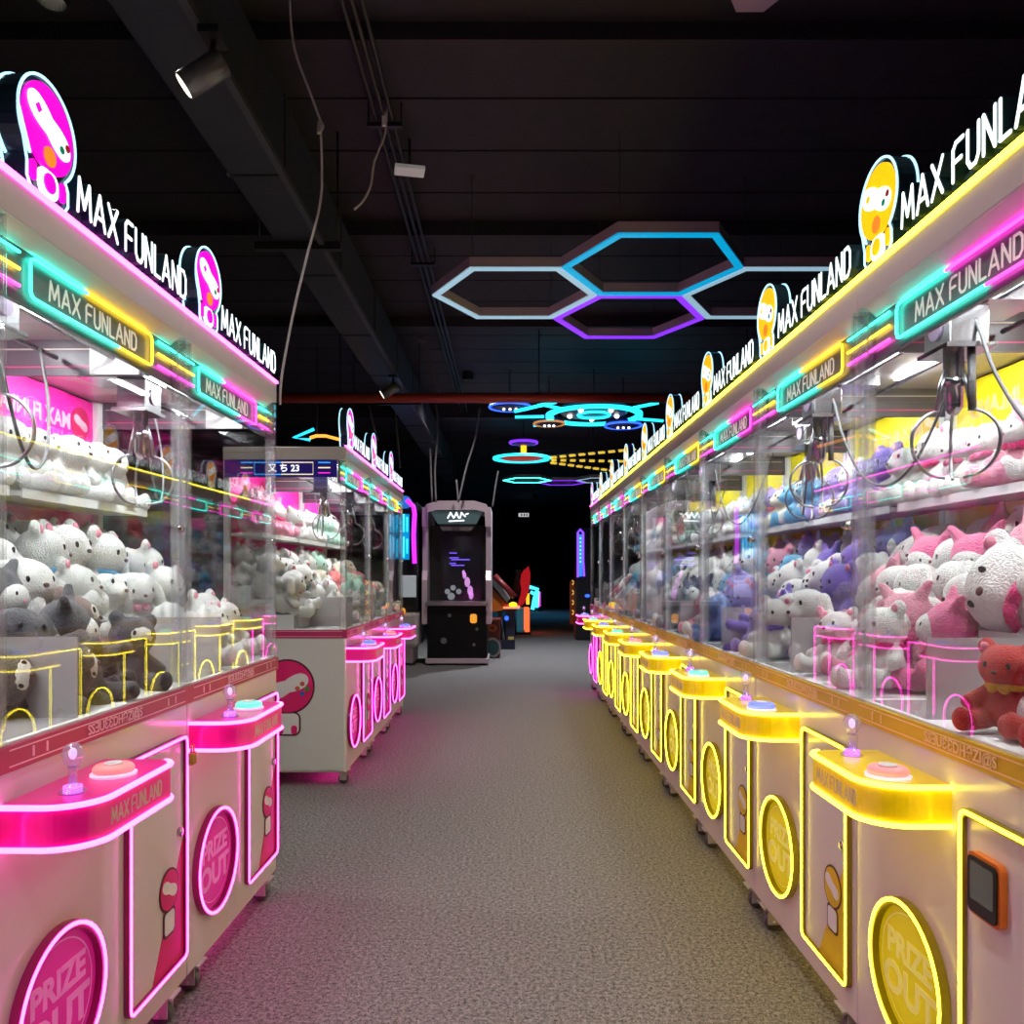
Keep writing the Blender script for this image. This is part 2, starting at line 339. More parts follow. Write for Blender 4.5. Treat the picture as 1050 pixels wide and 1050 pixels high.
    for s_, x in ((pane_left, .0), (pane_right, W - .012)):
        if s_:
            navy = 'greyside' in extras and x == 0
            sd = part('side_sign', 'ssg%d' % navy, lambda b: b.box(.001, .011, .05, DEP - .01, 1.80, 1.9015), mat('navy print', srgb(38, 30, 96), .3, emit=srgb(30, 20, 110), es=.35) if navy else mat('smoked side sign', srgb(78, 74, 82), .35), loc=(x, 0, 0))
            if not navy: part('sign_stripe', 'sst', lambda b: b.box(-.0005, .0125, .08, DEP - .05, 1.872, 1.876, m=0).box(-.0005, .0125, .08, DEP - .05, 1.822, 1.826, m=1), [mat('stripe cream', srgb(200, 190, 180), .4), mat('stripe rose', srgb(190, 70, 120), .4)], sd)
            if 'greyside' in extras and x == 0:
                def sprint(b):
                    for (cc, z) in ((1, 1.882), (2, 1.852), (3, 1.822)):
                        for (a, c) in ((.09, .16), (.54, .61)): b.box(-.0012, .0, a, c, z, z + .007, m=cc)
                    F1 = [(-.0006, .375, 1.886), (-.0006, .53, 1.886), (-.0006, .53, 1.817), (-.0006, .375, 1.817)]; F2 = [(-.0006, .375, 1.886), (-.0006, .19, 1.886), (-.0006, .19, 1.817), (-.0006, .375, 1.817)]
                    b.tube(F1, .0032, seg=5, m=1); b.tube(F2, .0032, seg=5, m=2)
                    return b
                ob('sign_print', cm('sprint', lambda: sprint(MB()).mesh('sign_print', [BLACK, glow('print blue', (.02, .35, .9), 1.0), glow('print cream', (.9, .75, .45), .8), glow('print magenta', (.8, .02, .6), .9)])), sd)
                ob('sign_print', text_mesh('sidetxt', '\u53c8 \u3061 23', .052, glow('print white', (.9, .9, 1), 1.0), .001), sd, (-.001, .36, 1.851), (0, 0, -PI / 2))
    if pane_right: part('gantry_plate', 'gpl', lambda b: b.box(W - .022, W - .0125, .13, .27, 1.80, 1.90), INWHITE)
    # roof sign
    if letters:
        so, lo_ = (-.026, -.03) if R else (.05, .04)
        pq = part('sign_plaque', 'pq' + th, lambda b: b.prism(circ(.125, 2.135, .098, 32), .012, .052).prism(rrect(.055, .195, 1.988, 2.07, .03), .0125, .0515), LETTERSIDE, loc=(so, 0, 0))
        part('plaque_face', 'pqf' + th, lambda b: b.prism(circ(.125, 2.135, .086, 32), .006, .0115, m=0).prism(rrect(.092, .158, 1.998, 2.052, .02), .006, .0115, m=1).prism(rrect(.066, .084, 2.01, 2.05, .008), .006, .0115, m=0).prism(rrect(.166, .184, 2.01, 2.05, .008), .006, .0115, m=0).prism(pad_band(.125, 2.142, .096), .0035, .0058, m=1)
             .prism(circ(.165, 2.115, .008, 12), .002, .0034, m=2).prism(circ(.185, 2.128, .008, 12), .002, .0034, m=3).prism(circ(.085, 2.158, .011, 4), .002, .0034, m=0).prism(circ(.125, 2.026, .02, 16), .003, .0059, m=0).prism(circ(.125, 2.08, .02, 14), .003, .0059, m=4),
             [t['face'], N_CYANW, mat('button green dot', (.02, .45, .25), .4), mat('button red dot', (.6, .04, .03), .4), mat('tongue orange', (.9, .2, .02), .4, emit=(.9, .2, .02), es=.8)], pq)
        op = [p for p in circ(.125, 2.135, .098, 48) if p[1] > 2.055]; op = sorted(op, key=lambda p: math.atan2(p[1] - 2.135, p[0] - .125 + 1e-6) if p[1] > 2.135 or p[0] > .125 else math.atan2(p[1] - 2.135, p[0] - .125) + 2 * PI)
        lo = [(.055, 2.04), (.055, 2.01), (.07, 1.99), (.18, 1.99), (.195, 2.01), (.195, 2.04)]
        path = op + lo
        part('edge_glow', 'eg', lambda b: b.tube([(p[0], .008, p[1]) for p in path], .0030, True, 6).tube([(p[0], .056, p[1]) for p in path], .0034, True, 6), N_EDGE, pq)
        sl = part('sign_letters', 'slb', lambda b: b.strokes(glyphs(WORD, .245, 2.022, .555, .074), .0062, .010, .046).box(.235, .81, .025, .031, 1.978, 2.03), LETTERSIDE, loc=(lo_, 0, 0))
        part('letter_face', 'slf', lambda b: b.strokes(glyphs(WORD, .245, 2.022, .555, .074), .0044, .0085, .0099), N_CYANW, sl)
        part('edge_glow', 'sle', lambda b: b.strokes(glyphs(WORD, .245, 2.022, .555, .074), .0066, .0465, .048), glow('dim teal back glow', (.05, .20, .28), 1.0), sl)
    # control console
    def plan(off):
        P = [(cx0 - off, 0)]; y1 = -.165 - off; r = .045 if R else .09
        for k in range(13): a = PI + PI / 2 * k / 12; P.append((cx0 - off + r + r * math.cos(a), y1 + r + r * math.sin(a)))
        r = .09 if R else .045
        for k in range(13): a = -PI / 2 + PI / 2 * k / 12; P.append((cx1 + off - r + r * math.cos(a), y1 + r + r * math.sin(a)))
        P.append((cx1 + off, 0)); return P
    cs = part('console', 'con' + K, lambda b: b.prism(plan(0), .732, .802, 'xy'), t['body'])
    part('console_top', 'cont' + K, lambda b: b.prism(plan(-.006), .802, .810, 'xy'), t['body'], cs)
    part('neon_strip', 'conn' + K, lambda b: b.tube([(p[0], p[1], .8055) for p in (plan(.001)[4:] if R else plan(.001)[:-4])], .0056, seg=6).tube([(p[0], p[1], .7285) for p in (plan(.001)[4:] if R else plan(.001)[:-4])], .0056, seg=6), C_PINK if th == 'P' else C_YEL, cs)
    part('console_lettering', 'conl' + K, lambda b: b.strokes(glyphs(WORD, (cx0 + cx1) / 2 - .105, .752, .21, .03), .0021, -.1656, -.1645), CREAM, cs)
    jx, bx = (cx0 + .065, cx1 - .07) if R else (cx0 + .09, cx0 + .225)
    js = part('joystick', 'js', lambda b: b.lathe([(.026, 0), (.024, .004), (.010, .016), (.0075, .016), (.0075, .046), (.011, .050)], (0, 0, .810), 16), CRYSTAL, loc=(jx, -.085, 0))
    part('joystick_knob', 'jk', lambda b: b.lathe([(.007, .048), (.014, .056), (.0195, .070), (.0195, .080), (.015, .090), (.006, .096)], (0, 0, .810), 9, smooth=False), CRYSTAL, js)
    part('joystick_core', 'jc', lambda b: b.ell((0, 0, .885), (.008, .008, .012), seg=8), glow('core lilac', (.75, .6, 1.0), .9), js)
    part('joystick_light', 'jl', lambda b: b.lathe([(.017, .0), (.017, .013)], (0, 0, .8105), 16), glow('violet light', (.45, .12, 1.0), 1.5), js)
    c0 = cols[0] % 3
    pb = part('push_button', 'pbb', lambda b: b.lathe([(.045, 0), (.046, .005), (.040, .008)], (0, 0, .810), 24), PLAST, loc=(bx, -.095, 0))
    part('button_cap', 'pbc%d' % c0, lambda b: b.lathe([(.040, .006), (.041, .016), (.036, .022), (.015, .024)], (0, 0, .810), 24), BTN[c0], pb)
    part('button_cap', 'pbi', lambda b: b.lathe([(.020, .0235), (.018, .027)], (0, 0, .810), 20), INWHITE, pb)
    # prize outlet
    pr = part('prize_door', 'pd' + K, lambda b: b.prism(circ(rc, .352, .142), -.0045, -.0005), t['disc'])
    part('door_rim', 'prm' + K, lambda b: b.ring(circ(rc, .352, .160), circ(rc, .352, .142), -.0201, -.0004), t['rim'], pr)
    part('neon_ring', 'prn' + K, lambda b: b.tube([(p[0], -.020, p[1]) for p in circ(rc, .352, .154)], .0046, True, 6), t['neon'], pr)
    part('inner_ring', 'pri' + K, lambda b: b.ring(circ(rc, .352, .126), circ(rc, .352, .123), -.0052, -.0046), t['txt'], pr)
    ob('door_lettering', text_mesh('prize' + th, 'PRIZE', .078, t['txt'], .0028, sx=1.0), pr, (rc, -.0055, .390))
    ob('door_lettering', text_mesh('out' + th, 'OUT', .096, t['txt'], .0036, sx=1.1), pr, (rc, -.0055, .308))
    # service door
    sd = part('service_door', 'sd' + K, lambda b: b.box(dx0 + .012, dx1 - .012, -.006, -.0005, .170, .773), WHITE)
    part('door_rim', 'sdr' + K, lambda b: b.ring(rrect(dx0, dx1, .158, .785, .022), rrect(dx0 + .014, dx1 - .014, .172, .771, .012), -.0146, -.0004), t['rim'], sd)
    part('neon_frame', 'sdn' + K, lambda b: b.tube([(p[0], -.0145, p[1]) for p in rrect(dx0 + .006, dx1 - .006, .164, .779, .018)], .0042, True, 6), t['neon'], sd)
    part('corner_film', 'sdt' + K, lambda b: b.prism([(dx1 - .20, .172), (dx1 - .0145, .172), (dx1 - .0145, .50)], -.0072, -.0062), t['tri'], sd)
    bxc = dx1 - .105
    part('door_badge', 'sdb' + K, lambda b: b.prism(circ(bxc, .385, .058), -.0085, -.0073, m=0).prism(circ(bxc, .385, .052), -.0095, -.0086, m=1).prism(pad_band(bxc, .388, .058), -.0105, -.0096, m=2).prism(rrect(bxc - .036, bxc + .036, .262, .335, .016), -.0085, -.0073, m=0).prism(rrect(bxc - .029, bxc + .029, .269, .328, .012), -.0095, -.0086, m=2),
         [mat('outline brown', srgb(80, 30, 40), .5), t['tri'], INWHITE], sd)
    part('door_lock', 'sdl' + K, lambda b: b.lathe([(.013, 0), (.013, .006), (.010, .009)], (dx1 - .04, -.006, .52), 14, 0, None, 'y'), CHROME, sd)
    # gantry, claw, chute
    part('gantry_rail', 'gr', lambda b: b.tube([(.02, .20, 1.845), (W - .03, .20, 1.845)], .007), CHROME)
    part('gantry_rail', 'gr2', lambda b: b.tube([(.02, .36, 1.845), (W - .03, .36, 1.845)], .007), CHROME)
    qx, qy = claw
    ca = part('claw_carriage', 'cc', lambda b: b.box(-.075, .075, -.045, .16, 1.835, 1.842).box(-.075, -.068, -.045, .16, 1.842, 1.885).box(.068, .075, -.045, .16, 1.842, 1.885).box(-.055, .055, -.04, .05, 1.745, 1.834, bev=.004).box(-.065, .065, -.05, .06, 1.735, 1.745), CHROME, loc=(qx, qy, 0))
    part('pulley', 'cpu', lambda b: b.lathe([(.012, -.04), (.022, -.038), (.012, -.025), (.012, -.01), (.022, -.008), (.022, .012), (.012, .02), (.022, .03), (.012, .04)], (0, .03, 1.862), 16, 0, None, 'x'), mat('pulley cream', srgb(235, 220, 170), .4), ca)
    part('gantry_motor', 'cmo', lambda b: b.lathe([(.022, -.12), (.022, -.078)], (0, .02, 1.868), 14, 0, None, 'x'), mat('motor blue', srgb(50, 90, 190), .35), ca)
    part('maker_badge', 'cbd', lambda b: b.prism(circ(0, 1.79, .026, 20), -.0445, -.0405), mat('lilac badge', srgb(178, 160, 190), .35), ca)
    cl = part('claw', 'clw', lambda b: b.lathe([(.022, 0), (.022, -.055), (.026, -.057), (.026, -.075), (.020, -.078), (.020, -.12), (.012, -.135), (.004, -.14)], (0, 0, 1.735), 18), CHROME, loc=(qx, qy, 0))
    for k in range(3):
        a = 2 * PI * k / 3 + .6
        part('claw_prong', 'cpr', lambda b: b.tube([(.016, 0, 1.70), (.030, 0, 1.66), (.040, 0, 1.604)], .0062, seg=6).tube(smooth([(.038, 0, 1.605), (.072, 0, 1.588), (.098, 0, 1.55), (.094, 0, 1.50), (.062, 0, 1.462), (.022, 0, 1.452)]), .0040, seg=6), STEEL, cl, rot=(0, 0, a))
    part('claw_cable', 'ccb', lambda b: b.tube(smooth([(0, 0, 1.86), (.05, .02, 1.80), (.11, .03, 1.66), (.20, .05, 1.53), (.30, .08, 1.49), (.40, .11, 1.55), (.47, .15, 1.70), (.50, .19, 1.84)]), .0042, seg=6).tube([(.035, .02, 1.735), (.038, .02, 1.60)], .009, seg=7), mat('grey cable', (.12, .12, .125), .5), loc=(qx, qy, 0), scale=(-1 if qx > .33 else 1, 1, 1))
    part('prize_chute', 'pch', lambda b: b.box(.30, .306, .02, .29, .918, 1.095).box(.045, .306, .284, .29, .918, 1.095).box(.045, .30, .02, .284, .918, .9195), FROST)
    if 'reader' in extras:
        cr = part('card_reader', 'crd', lambda b: b.prism(rrect(.525, .625, .60, .715, .015), -.020, -.0065), mat('reader orange', srgb(210, 110, 40), .35), loc=(0, 0, 0))
        part('reader_screen', 'crs', lambda b: b.prism(rrect(.531, .619, .606, .709, .011), -.024, -.0205).prism(rrect(.542, .612, .63, .70, .004), -.0252, -.0245, m=1), [BLACK, mat('lcd grey', srgb(105, 120, 110), .2)], cr)
    if 'padlock' in extras:
        part('padlock', 'plck', lambda b: b.box(.77, .80, -.04, -.026, .70, .735, bev=.003).tube([(.776, -.033, .735), (.778, -.033, .755), (.792, -.033, .755), (.794, -.033, .735)], .003), mat('brass', srgb(190, 160, 80), .3, 1))
    return root

# ------------------------------------------------------------------ plush toys
def fuse(name, b, vox=.0075, it=3):
    me = b.mesh(name + 'raw', [INWHITE]); o = ob(name + 'raw', me)
    m = o.modifiers.new('r', 'REMESH'); m.mode = 'VOXEL'; m.voxel_size = vox; m.use_smooth_shade = True
    s_ = o.modifiers.new('s', 'SMOOTH'); s_.iterations = it; s_.factor = .5
    dg = bpy.context.evaluated_depsgraph_get(); dg.update()
    r = bpy.data.meshes.new_from_object(o.evaluated_get(dg)); bpy.data.objects.remove(o); bpy.data.meshes.remove(me)
    r.polygons.foreach_set('use_smooth', [True] * len(r.polygons)); return r
def cap(b, p, q, r0, r1): return b.tube([Vector(p) - (Vector(q) - Vector(p)).normalized() * r0 * .7] + [Vector(p).lerp(Vector(q), t) for t in (0, .25, .5, .75, 1)] + [Vector(q) + (Vector(q) - Vector(p)).normalized() * r1 * .7], [r0 * .5] + [r0 + (r1 - r0) * t for t in (0, .25, .5, .75, 1)] + [r1 * .5], seg=10)
def limbs(b):
    for s in (-1, 1):
        cap(b, (s * .048, -.005, .108), (s * .085, -.045, .072), .020, .023)
        cap(b, (s * .042, -.03, .032), (s * .058, -.098, .031), .027, .029)
        b.ell((s * .06, -.112, .036), (.027, .02, .034))
def bear_shape():
    b = MB(); b.ell((0, 0, .068), (.058, .050, .068)).ell((0, -.006, .172), (.075, .062, .063)); limbs(b)
    for s in (-1, 1): b.ell((s * .058, 0, .224), (.027, .015, .027))
    b.ell((0, -.058, .156), (.026, .014, .019)).ell((0, .055, .05), (.02, .02, .02)); return fuse('bear', b)
def bunny_shape():
    b = MB(); b.ell((0, 0, .070), (.056, .050, .070)).ell((0, -.006, .168), (.078, .062, .060)); limbs(b)
    for s in (-1, 1): cap(b, (s * .045, .0, .212), (s * .098, .005, .168), .017, .020); cap(b, (s * .098, .005, .168), (s * .115, -.005, .095), .020, .024)
    b.ell((0, -.060, .152), (.022, .010, .015)); return fuse('bunny', b)
def hood_shape():
    b = MB(); b.ell((0, 0, .070), (.056, .050, .070)).ell((0, -.006, .168), (.068, .058, .057)); limbs(b)
    b.ell((0, .004, .178), (.074, .060, .062))
    for s in (-1, 1): cap(b, (s * .042, .0, .222), (s * .072, .0, .262), .020, .011)
    return fuse('hood', b)
def pup_shape():
    b = MB(); b.ell((0, .01, .062), (.062, .062, .062)).ell((0, -.02, .158), (.062, .058, .055)); limbs(b)
    for s in (-1, 1): cap(b, (s * .055, -.01, .192), (s * .082, -.018, .135), .017, .022)
    b.ell((0, -.072, .144), (.030, .020, .021)); return fuse('pup', b)
SHAPES = dict(bear=bear_shape(), bunny=bunny_shape(), hood=hood_shape(), puppy=pup_shape())
FACEY = dict(bear=(-.062, .181, .029), bunny=(-.062, .172, .034), hood=(-.066, .168, .022), puppy=(-.070, .176, .024))
FUR = {}
def fur(name, rgb):
    if name not in FUR: FUR[name] = mat('plush ' + name, srgb(*rgb), .9, bump=.9, bscale=260, sheen=.4, spec=.1)
    return FUR[name]
C = dict(white=(244, 243, 240), cream=(240, 228, 205), charcoal=(72, 70, 76), brown=(120, 92, 84), pink=(246, 120, 170), rose=(240, 160, 185), purple=(122, 98, 200), lilac=(170, 150, 225), blue=(120, 150, 215), sky=(90, 180, 225), mint=(190, 232, 215), red=(214, 50, 48), yellow=(250, 205, 30), coral=(245, 120, 125), grey=(150, 155, 165), navy=(40, 55, 95), magenta=(215, 40, 120), tan=(196, 158, 130))
EYE_M = mat('plush eye', (.012, .010, .012), .15); BLUSH = mat('plush blush', srgb(245, 150, 175), .8); NOSE_M = mat('plush nose', srgb(90, 50, 45), .5)
def plush(label, kind, colr, acc, M, scale, small=False):
    key = kind + colr
    if key not in CACHE:
        me = SHAPES[kind].copy(); me.materials.clear(); me.materials.append(fur(colr, C[colr])); CACHE[key] = me
    nm = {'bear': 'plush_bear', 'bunny': 'plush_bunny', 'hood': 'plush_hooded_toy', 'puppy': 'plush_puppy'}[kind]
    o = ob(nm, CACHE[key]); o.matrix_world = M @ Matrix.Scale(scale, 4)
    tag(o, label, 'plush toy', 'plush prizes in the claw machines')
    fy, fz, fx = FACEY[kind]
    if kind == 'hood' or acc == 'mask':
        fc = 'white' if kind == 'hood' or colr in ('charcoal', 'navy', 'purple') else 'cream'
        ob('face_patch', cm('fpatch' + kind + fc, lambda: MB().ell((0, fy + .028, fz - .008), (.050, .036, .040), seg=18).mesh('face_patch', [fur(fc, C[fc])])), o)
        fy -= .002
    for s in (-1, 1):
        ob('eye', cm('eye' + kind + str(fy), lambda: MB().ell((0, 0, 0), (.0062, .004, .0085), seg=10).mesh('eye', [EYE_M])), o, (s * fx, fy + (.003 if kind != 'bunny' else .006), fz))
    if not small:
        ny = {'bear': -.0715, 'bunny': -.0695, 'hood': fy - .002, 'puppy': -.0915}[kind]; nz = {'bear': .163, 'bunny': .157, 'hood': fz - .016, 'puppy': .148}[kind]
        ob('nose', cm('nose' + kind, lambda: MB().ell((0, 0, 0), (.008, .005, .0055), seg=10).mesh('nose', [NOSE_M if kind != 'hood' else BLUSH])), o, (0, ny, nz))
        if kind == 'bear' and acc != 'mask':
            for s in (-1, 1): ob('inner_ear', cm('iear', lambda: MB().ell((0, 0, 0), (.013, .005, .013), seg=10).mesh('inner_ear', [BLUSH])), o, (s * .058, -.0135, .225))
    if acc in C:
        def sc_(b):
            b.tube([(.047 * math.cos(a), .042 * math.sin(a) - .004, .124) for a in [2 * PI * k / 16 for k in range(16)]], .011, True, 7)
            b.ell((.014, -.052, .118), (.016, .009, .011), (0, .4, 0), 8).ell((-.014, -.052, .118), (.016, .009, .011), (0, -.4, 0), 8); return b
        ob('scarf', cm('scarf' + acc, lambda: sc_(MB()).mesh('scarf', [fur(acc, C[acc])])), o)
    return o
ORD = ['first', 'second', 'third', 'fourth', 'fifth', 'sixth', 'seventh']
def heap(root, phrase, rows, rz, seed, small=False):
    """rows: list of (where, y, z, x0, x1, [ (kind, colour, accessory, scale) ... ])"""
    rnd = random.Random(seed)
    base = Matrix.Translation(root.location) @ Matrix.Rotation(rz, 4, 'Z')
    for (where, y, z, x0, x1, items) in rows:
        n = len(items)
        for i, (kind, colr, acc, scl) in enumerate(items):
            x = x0 + (x1 - x0) * (i + .5) / n
            lie = where.startswith('front') and rnd.random() < .3
            yaw = rnd.uniform(-.55, .55); tilt = rnd.uniform(-.22, .12); roll = rnd.uniform(-.25, .25)
            if 'shelf' in where: tilt *= .3; roll *= .4; yaw *= .5
            zz = z
            if lie: roll = rnd.choice((-1.25, 1.25)); zz += .05 * scl
            M = base @ Matrix.Translation((x, y + rnd.uniform(-.012, .012), zz)) @ Matrix.Rotation(yaw, 4, 'Z') @ Matrix.Rotation(tilt, 4, 'X') @ Matrix.Rotation(roll, 4, 'Y')
            desc = colr + ' plush ' + {'hood': 'hooded toy'}.get(kind, kind)
            lab = '%s, %s along %s of %s' % (desc, ORD[i], where, phrase)
            plush(lab, kind, colr, acc, M, scl, small)
def rows_for(palette_shelf, palette_back, palette_front, rnd, n):
    pick = lambda p: p[rnd.randrange(len(p))]
    mk = lambda p, k, lo, hi: [(*pick(p), rnd.uniform(lo, hi)) for _ in range(k)]
    return [('the shelf', .60, 1.479, .04, W - .04, mk(palette_shelf, n[0], .95, 1.1)),
            ('the top step', .630, 1.171, .04, W - .04, mk(palette_back, n[1], 1.0, 1.12)),
            ('the middle step', .49, 1.091, .04, W - .04, mk(palette_back, n[2], 1.05, 1.3)),
            ('the lower step', .375, 1.001, .04, W - .04, mk(palette_back + palette_front, n[3], 1.0, 1.3)),
            ('front row', .24, .919, .33, W - .04, mk(palette_front, n[4], 1.0, 1.25)),
            ('front edge', .125, .919, .34, W - .05, mk(palette_front, n[5], .85, 1.0))]

# ------------------------------------------------------------------ rows of machines
LX, LY, LRZ = -.931, 1.44, PI / 2 - .015
def lpos(k): return (LX + .015 * (W * k + 0.0), LY + W * k, 0)
GP, GY, GP2 = 'pink-trimmed machines', 'yellow-trimmed machines', None
P_WB = [('bunny', 'white', 'coral'), ('bunny', 'white', None), ('bear', 'white', 'coral'), ('puppy', 'white', None)]
P_WH = [('bear', 'white', None), ('puppy', 'white', None), ('bunny', 'white', 'rose'), ('bear', 'white', 'sky')]
P_DK = [('bear', 'charcoal', 'mask'), ('hood', 'charcoal', 'magenta'), ('bear', 'brown', 'mask'), ('puppy', 'charcoal', None), ('hood', 'charcoal', None)]
P_KP = [('hood', 'pink', None), ('bear', 'white', 'magenta'), ('hood', 'rose', 'magenta'), ('bunny', 'white', 'pink')]
P_PU = [('bear', 'purple', None), ('bunny', 'lilac', None), ('puppy', 'white', None), ('bear', 'white', 'purple'), ('hood', 'purple', None)]
P_MX = [('bear', 'white', None), ('puppy', 'cream', None), ('bunny', 'blue', None), ('bear', 'rose', None), ('bear', 'lilac', 'coral'), ('puppy', 'sky', None)]
P_NV = [('hood', 'navy', None), ('bear', 'white', 'navy'), ('puppy', 'white', None), ('bear', 'grey', None), ('bunny', 'white', None)]
P_MT = [('bear', 'mint', None), ('bunny', 'coral', None), ('bear', 'white', 'mint'), ('puppy', 'cream', None)]

specs = []
specs.append(dict(id='L0', lab='pink-trimmed claw machine cut off by the left edge of the photo', loc=lpos(-1), rz=LRZ, th='P', hdr='P', side='L', pr=False, cols=(2,), seed=1, pal=(P_WB, P_WB, P_DK), ph='the edge-cut pink machine', far=False, few=True))
specs.append(dict(id='L1', lab='pink-trimmed claw machine with yellow-and-teal header sign and a padlock on its door', loc=lpos(0), rz=LRZ, th='P', hdr='Y', side='L', cols=(0,), seed=2, ex=('padlock',), pal=(P_WB, P_WB, P_DK), ph='the padlocked pink machine', claw=(.19, .15)))
specs.append(dict(id='L2', lab='pink-trimmed claw machine next to the padlocked one, at the open passage', loc=lpos(1), rz=LRZ, th='P', hdr='P', side='L', cols=(1,), seed=3, pal=(P_WB, P_WH, P_WH), ph='the pink machine before the passage', claw=(.22, .24)))
for k in range(3):
    specs.append(dict(id='G%d' % k, lab=['pink-trimmed claw machine with the navy end sign and gamepad badge on its side', 'middle claw machine of the three pink-trimmed ones beyond the passage', 'pink-trimmed claw machine beside the blue light tower, yellow header sign'][k],
                      loc=(-.948, 4.615 + W * k, 0), rz=PI / 2, th='P', hdr='PPY'[k], side='L', cols=((2,), (0,), (2,))[k], seed=5 + k, ex=('greyside',) if k == 0 else (), pl=k == 0,
                      pal=[(P_KP, P_WH, P_WH), (P_WH, P_MT, P_MT), (P_MT, P_MT, P_MT)][k], ph=['the badge-sided pink machine', 'the middle machine beyond the passage', 'the machine by the blue tower'][k], far=k > 0, claw=(.3, .2)))
RN = ['nearest', 'second', 'third', 'fourth', 'fifth', 'sixth', 'seventh', 'eighth', 'ninth']
rpal = [(P_KP, P_KP, P_KP), (P_KP, P_KP, P_KP), (P_PU, P_PU, P_PU), (P_MX, P_MX, P_MX), (P_WH, P_WH, P_NV), (P_NV, P_NV, P_NV), (P_MT, P_MX, P_WH), (P_WH, P_MX, P_MX), (P_MX, P_WH, P_WH)]
for k in range(9):
    y_far = 2.03 + .83 * k
    lab = ['yellow-trimmed claw machine with a card reader on its door', 'yellow-trimmed claw machine full of pink and white plush, next to the card-reader machine'][k] if k < 2 else \
        ('pink-lit claw machine ending the long yellow row' if k == 8 else 'yellow-trimmed claw machine, %s in the long row counted from the card reader' % RN[k])
    specs.append(dict(id='R%d' % k, lab=lab, loc=(.885, y_far - .005, 0), rz=-PI / 2, th='P' if k == 8 else 'Y', hdr='PYPYYYPPP'[k], side='R', cols=((0,), (2,), (1,), (2,), (0,), (1,), (2,), (1,), (2,))[k], seed=20 + k,
                      ex=('reader',) if k == 0 else (), pl=k == 8, pal=rpal[k], ph='the card-reader machine' if k == 0 else ('the pink-lit end machine' if k == 8 else 'the %s yellow-row machine' % RN[k]), far=k > 3, claw=((.21, .13), (.26, .13), (.56, .3), (.2, .2), (.3, .2), (.56, .3), (.28, .2), (.2, .3), (.3, .3))[k]))
for s in specs:
    r = machine(s['lab'], s['loc'], s['rz'], s['th'], s['hdr'], s['side'], None, s.get('pl', False), s.get('pr', True), s['cols'], far=s.get('far', False), claw=s.get('claw', (.2, .14)), extras=s.get('ex', ()))
    r['group'] = 'claw machines'
    if s['pal']:
        rnd = random.Random(s['seed'] * 7)
        rw = rows_for(*s['pal'], rnd, (4, 4, 4, 4, 2, 2) if s.get('far') or s.get('few') else (5, 5, 5, 5, 4, 3))
        if s['id'] == 'R0':
            rw = rw[:-1]; rw[-2] = (*rw[-2][:3], .50, W - .04, rw[-2][5][:3])
        heap(r, s['ph'], rw, s['rz'], s['seed'], s.get('far', False))
    if s['id'] == 'R0':
        base = Matrix.Translation(s['loc']) @ Matrix.Rotation(s['rz'], 4, 'Z')
        plush('extra large white plush bear sprawled behind the frosted chute of the card-reader machine', 'bear', 'white', 'magenta', base @ Matrix.Translation((.30, .42, 1.10)) @ Matrix.Rotation(.25, 4, 'Z') @ Matrix.Rotation(-1.2, 4, 'Y'), 1.55)
        plush('red plush bear with yellow scarf leaning on the front glass of the card-reader machine', 'bear', 'red', 'yellow', base @ Matrix.Translation((.46, .10, .921)) @ Matrix.Rotation(.5, 4, 'Z'), .74)
        plush('red plush puppy with yellow scarf beside the red bear in the card-reader machine', 'puppy', 'red', 'yellow', base @ Matrix.Translation((.62, .12, .921)) @ Matrix.Rotation(-.3, 4, 'Z'), .8)

